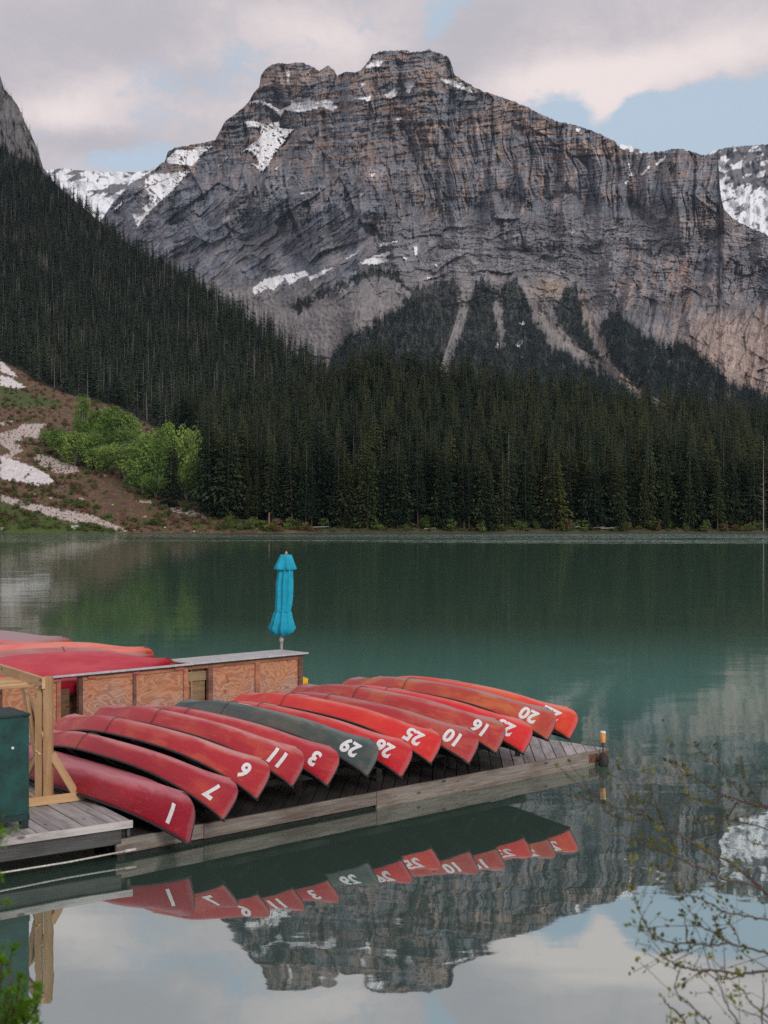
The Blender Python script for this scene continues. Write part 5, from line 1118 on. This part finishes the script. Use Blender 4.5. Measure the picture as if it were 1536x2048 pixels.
lathe('canopy', [(1125, 571, 14), (1142, 570.5, 14.5), (1165, 569, 16.5), (1190, 568.5, 17), (1210, 567, 16), (1221, 566, 14.5), (1226, 565.5, 17), (1240, 565, 21.5), (1256, 564.5, 26.5), (1264, 564.5, 22), (1273, 564.5, 17)], M_tarp, um, [.25, .35, .42, .45, .45, .3, .35, .38, .38, .5, .6], 8, hem=7)
lathe('vent_flap', [(1109.5, 572, 8), (1110.5, 572, 11), (1118, 571.5, 14.5), (1130, 570.5, 19.5), (1137, 570, 23), (1142, 570, 19)], M_tarp, um, [.02, .05, .25, .35, .35, .45], 6, ph=.5, hem=3)
mb = MB(); mb.tube([(ux_(566)+math.cos(a)*14.6*pm_, math.sin(a)*14.6*pm_, uz(1222)) for a in np.linspace(0, 6.28, 25)], .012, 6, False); mb.obj('tie_strap', M_tarp, um, True)
mb = MB(); mb.tube([(0, 0, 0), (0, 0, .06), (0, 0, .065), (0, 0, .3)], [.28, .26, .05, .045], 20); mb.obj('base', M_fend, um)
# yellow kayak floating behind the counter
kt = on(616, 1376, .10)
ky = thing('yellow_kayak', 'yellow kayak bow peeking out behind the right end of the counter', 'kayak', Vector((kt.x, kt.y+.2, 0)), R(-40))
def kay(u, a):
    w = .36*max(0, 1-abs(u)**2.2)**.7+.015; z = .30*(1 if math.sin(a) > 0 else .45)*(1-.12*u*u)+.10*abs(u)**3
    return (u*1.5-1.5+.0, w*math.cos(a), z*math.sin(a)*(1-.55*abs(u)**4)+.03+.10*abs(u)**3)
K = [kay(u, 2*math.pi*j/20) for u in np.linspace(-1, 1, 25) for j in range(20)]
me = npmesh('hull', K, [(i*20+j, i*20+(j+1) % 20, (i+1)*20+(j+1) % 20, (i+1)*20+j) for i in range(24) for j in range(20)]); hk = link('hull', me, M_yellow, ky, sm=True)
mb = MB(); mb.tube([(-1.5+.42*math.cos(a), .22*math.sin(a), .345) for a in np.linspace(0, 6.28, 21)], .02, 6, False); mb.obj('cockpit_rim', M_black, ky, True)
# ------------------------------------------------------------------ bank under the viewer and the shrubs rooted in it
bx = np.linspace(-40, 40, 161); by = np.linspace(-30, 7.5, 90)
BX, BY = np.meshgrid(bx, by); BZ = np.interp(BY, [-30, 0, 1.2, 4, 6.5, 7.5], [2.6, 2.4, 2.2, .95, -.02, -.4])+.10*fbm(BX/1.4, BY/1.4, 4, 600)
cb = np.ones(BX.shape+(3,))*L3((.09, .075, .05)); cb = mixn(cb, smooth(fbm(BX/2, BY/2, 3, 601), -.1, .5), (.06, .09, .03))
ob = link('near_bank', npmesh('near_bank', np.stack([BX, BY, BZ], -1), gridfaces(90, 161), cb), M_soil, sm=True); tag(ob, 'earthy near bank in front of the lake', kind='structure')
def twig_plant(name, label, cat, base, limbs, leafm, leafn, ls, seed, density=1.0, sub=True, r0=.006, leafw=.3, sl=(.03, .12)):
    """limbs: polylines of (px, py, distance); each runs from its thick end to its tip"""
    rg = random.Random(seed); o = thing(name, label, cat, base); base = Vector(base); mb = MB(); lf_v = []; lf_f = []
    def leaf(p, d, s):
        d = d.normalized(); a = Vector((rg.gauss(0, 1), rg.gauss(0, 1), rg.gauss(0, 1))); w = d.cross(a).normalized()*s*leafw; up = w.cross(d).normalized()*s*.12; n = len(lf_v)
        lf_v.extend([p, p+d*s*.45+w+up, p+d*s, p+d*s*.45-w+up, p+d*s*.5]); lf_f.extend([(n, n+1, n+4), (n+1, n+2, n+4), (n+2, n+3, n+4), (n+3, n, n+4)])
    def tuft(p, d, s, k):
        for _ in range(k):
            dv = d.normalized()*.9+Vector((rg.gauss(0, .5), rg.gauss(0, .5), rg.gauss(.25, .5))); leaf(p+Vector((rg.gauss(0, .004), rg.gauss(0, .004), rg.gauss(0, .004))), dv, s*rg.uniform(.5, 1.2))
    for limb in limbs:
        pts = [far(x, y, d) for x, y, d in limb]
        P = []                                    # smooth
        for i in range(len(pts)-1):
            p0 = pts[max(0, i-1)]; p1 = pts[i]; p2 = pts[i+1]; p3 = pts[min(len(pts)-1, i+2)]
            for t in np.linspace(0, 1, 6)[:-1]:
                P.append(.5*((2*p1)+(p2-p0)*t+(2*p0-5*p1+4*p2-p3)*t*t+(3*p1-p0-3*p2+p3)*t**3)+Vector((rg.gauss(0, .0012), 0, rg.gauss(0, .0012))))
        P.append(pts[-1]); n = len(P); L = sum((P[i+1]-P[i]).length for i in range(n-1)); rr = r0*min(1.3, .35+L/1.2)
        mb.tube([p-base for p in P], [rr*(1-.85*i/(n-1))+.0006 for i in range(n)], 5)
        for i in range(2, n):
            if rg.random() < .62*density:
                d = (P[i]-P[i-1]); s = ls*rg.uniform(.7, 1.15)*(1 if i < n-2 else 1.2); side = Vector((rg.gauss(0, 1), rg.gauss(0, .6), rg.gauss(.5, 1))).normalized()
                if sub and rg.random() < .30:
                    e_ = P[i]+(d.normalized()*.6+side)*rg.uniform(*sl); m_ = (P[i]+e_)/2+Vector((0, 0, rg.gauss(0, .008))); mb.tube([P[i]-base, m_-base, e_-base], [rr*.3, rr*.22, .0007], 4)
                    tuft(m_-base, side, s*.8, leafn); tuft(e_-base, e_-P[i], s, leafn+1)
                else: tuft(P[i]-base, d.normalized()*.5+side, s, leafn)
        tuft(P[-1]-base, P[-1]-P[-2], ls, leafn+2)
    mb.obj('branch', M_twig, o, True)
    me = bpy.data.meshes.new('leaves'); me.from_pydata([tuple(v) for v in lf_v], [], lf_f); l_ = link('leaves', me, leafm, o); l_['kind'] = 'stuff'
    return o
L = []
def lm(pts, d0=3.3, d1=3.1):
    n = len(pts); L.append([(x, y, d0+(d1-d0)*i/max(1, n-1)) for i, (x, y) in enumerate(pts)])
wb = Vector((1.55, 3.35, 1.35))
wbp = (CX+wb.x/wb.y*F, HOR+(CH-wb.z)/wb.y*F)
lm([wbp, (1800, 2400), (1680, 1960), (1600, 1838), (1536, 1789), (1513, 1769), (1481, 1741), (1447, 1720), (1394, 1693), (1355, 1666), (1323, 1649), (1289, 1632), (1249, 1619), (1215, 1611), (1183, 1599), (1151, 1596)], 3.35, 3.1)
lm([(1326, 1649), (1315, 1616), (1303, 1587), (1294, 1571)], 3.15, 3.1); lm([(1274, 1622), (1257, 1584), (1244, 1560), (1220, 1550)], 3.14, 3.2); lm([(1294, 1640), (1262, 1642), (1230, 1632), (1207, 1620)], 3.14, 3.0); lm([(1355, 1671), (1320, 1681), (1299, 1685)], 3.17, 3.1)
lm([(1600, 1835), (1509, 1773), (1459, 1763), (1421, 1745), (1376, 1727), (1347, 1712), (1302, 1695), (1262, 1677), (1233, 1669), (1209, 1674)], 3.25, 3.0); lm([(1357, 1724), (1323, 1738), (1312, 1730)], 3.05, 3.0); lm([(1347, 1712), (1352, 1700), (1345, 1690)], 3.05, 3.1); lm([(1459, 1763), (1440, 1778), (1430, 1770)], 3.1, 3.1)
lm([wbp, (1900, 2300), (1780, 1820), (1620, 1650), (1536, 1616), (1492, 1605), (1447, 1590), (1408, 1566), (1381, 1547), (1355, 1529), (1336, 1523)], 3.4, 3.4); lm([(1492, 1605), (1479, 1582), (1452, 1553), (1429, 1529), (1408, 1510), (1394, 1489)], 3.4, 3.5); lm([(1447, 1592), (1418, 1603), (1384, 1596), (1368, 1590)], 3.4, 3.3)
lm([(1560, 1620), (1526, 1608), (1508, 1587), (1487, 1553), (1482, 1523)], 3.4, 3.3); lm([(1476, 1603), (1458, 1629), (1452, 1636)], 3.4, 3.5); lm([(1700, 1745), (1536, 1661), (1460, 1642), (1421, 1640), (1394, 1642)], 3.5, 3.5); lm([(1700, 1745), (1600, 1705), (1526, 1690), (1500, 1682), (1492, 1669)], 3.3, 3.2)
lm([(1700, 1930), (1600, 1850), (1536, 1840), (1485, 1831), (1449, 1824), (1425, 1808), (1389, 1794), (1359, 1784), (1350, 1778)], 3.2, 3.0); lm([(1449, 1824), (1431, 1836), (1433, 1852), (1441, 1868)], 3.1, 3.05); lm([(1479, 1887), (1469, 1860), (1449, 1838)], 3.1, 3.1)
lm([wbp, (1800, 2300), (1680, 2000), (1600, 1925), (1536, 1907), (1495, 1895), (1455, 1886), (1429, 1867), (1399, 1852), (1385, 1845)], 3.3, 2.9); lm([(1455, 1886), (1425, 1892), (1399, 1888), (1375, 1886), (1350, 1887), (1320, 1878), (1306, 1867), (1290, 1850), (1280, 1820), (1270, 1800), (1264, 1782)], 3.0, 2.9)
lm([(1373, 1887), (1372, 1860), (1367, 1828)], 2.95, 2.9); lm([(1399, 1888), (1369, 1900), (1350, 1905), (1338, 1905)], 2.95, 2.9)
lm([wbp, (1800, 2300), (1680, 1990), (1600, 1945), (1529, 1943), (1485, 1948), (1429, 1941), (1399, 1941), (1379, 1937), (1357, 1932), (1342, 1923), (1328, 1917)], 3.3, 2.8); lm([(1481, 1951), (1459, 1958), (1435, 1957), (1405, 1945), (1373, 1961)], 3.0, 2.9)
wb2 = Vector((.95, 3.0, 1.45)); wbq = (CX+wb2.x/wb2.y*F, HOR+(CH-wb2.z)/wb2.y*F)
L1 = L; L = []
lm([wbq, (1540, 2300), (1489, 2079), (1475, 2045), (1459, 2019), (1445, 1991), (1432, 1949)], 3.0, 2.8); lm([wbq, (1480, 2250), (1421, 2059), (1403, 2033), (1377, 2007), (1350, 1979), (1359, 1939)], 3.0, 2.8); lm([wbq, (1450, 2280), (1373, 2059), (1357, 2029), (1342, 2015), (1330, 2005), (1326, 1993)], 3.0, 2.8)
lm([wbq, (1620, 2250), (1560, 2070), (1519, 2021), (1499, 2005), (1489, 1983), (1477, 1975)], 3.0, 2.7); lm([(1560, 2075), (1529, 2039), (1495, 2025), (1475, 2017), (1461, 1993)], 2.9, 2.7); lm([wbq, (1550, 2200), (1526, 2060), (1528, 2000), (1526, 1960)], 3.0, 2.9); lm([wbq, (1500, 2300), (1410, 2080), (1395, 2048), (1389, 2030)], 3.0, 2.7); lm([wbq, (1400, 2300), (1350, 2080), (1345, 2048), (1340, 2035)], 3.0, 2.7)
twig_plant('willow_shrub', 'budding willow branches reaching in from the right edge over the water', 'shrub', wb, L1, M_wleaf, 2, .015, 5, .95, r0=.0029)
twig_plant('willow_shrub', 'low budding willow twigs rising from the bottom right corner', 'shrub', wb2, L, M_wleaf, 2, .015, 6, .55, r0=.0017)
L = []; gb_ = Vector((-.88, 2.75, 1.5)); gq = (CX+gb_.x/gb_.y*F, HOR+(CH-gb_.z)/gb_.y*F)
for (x, y, dx) in [(24, 1897, 0), (38, 1955, 8), (4, 1925, 0), (46, 1985, 10), (74, 1978, 22), (18, 1990, 0), (58, 2010, 10), (30, 2020, 4), (-10, 1960, 0), (-30, 1900, -5), (10, 2035, 0), (70, 2040, 12), (-4, 1665, -30), (-8, 1750, -25), (-40, 1800, -20), (48, 2040, 0)]:
    xb = min(x, 60)-25-dx*.3; lm([gq, (xb-30, 2220), (xb, 2120 if y > 1950 else 2080), ((x+xb)/2, (y+2100)/2+10), (x-3, y+40), (x, y)], 2.75, random.uniform(2.4, 2.8))
twig_plant('evergreen_shrub', 'bright green leafy shrub tips in the bottom left corner', 'shrub', gb_, L, M_gleaf, 5, .017, 8, 1.7, sub=True, r0=.003, leafw=.22, sl=(.01, .035))
# ------------------------------------------------------------------ valley air
mb = MB(); mb.box((-4200, -60, -6.5), (4200, 8200, 1300)); mh = bpy.data.materials.new('valley_haze'); mh.use_nodes = True; nt = mh.node_tree; nt.nodes.clear()
o_ = N(nt, 'ShaderNodeOutputMaterial'); v_ = N(nt, 'ShaderNodeVolumePrincipled'); v_.inputs['Color'].default_value = (.60, .79, 1, 1); v_.inputs['Density'].default_value = HAZE
nt.links.new(v_.outputs[0], o_.inputs['Volume'])
tag(mb.obj('haze', mh), 'thin evening haze filling the valley', kind='stuff')
print('objects', len(bpy.data.objects))
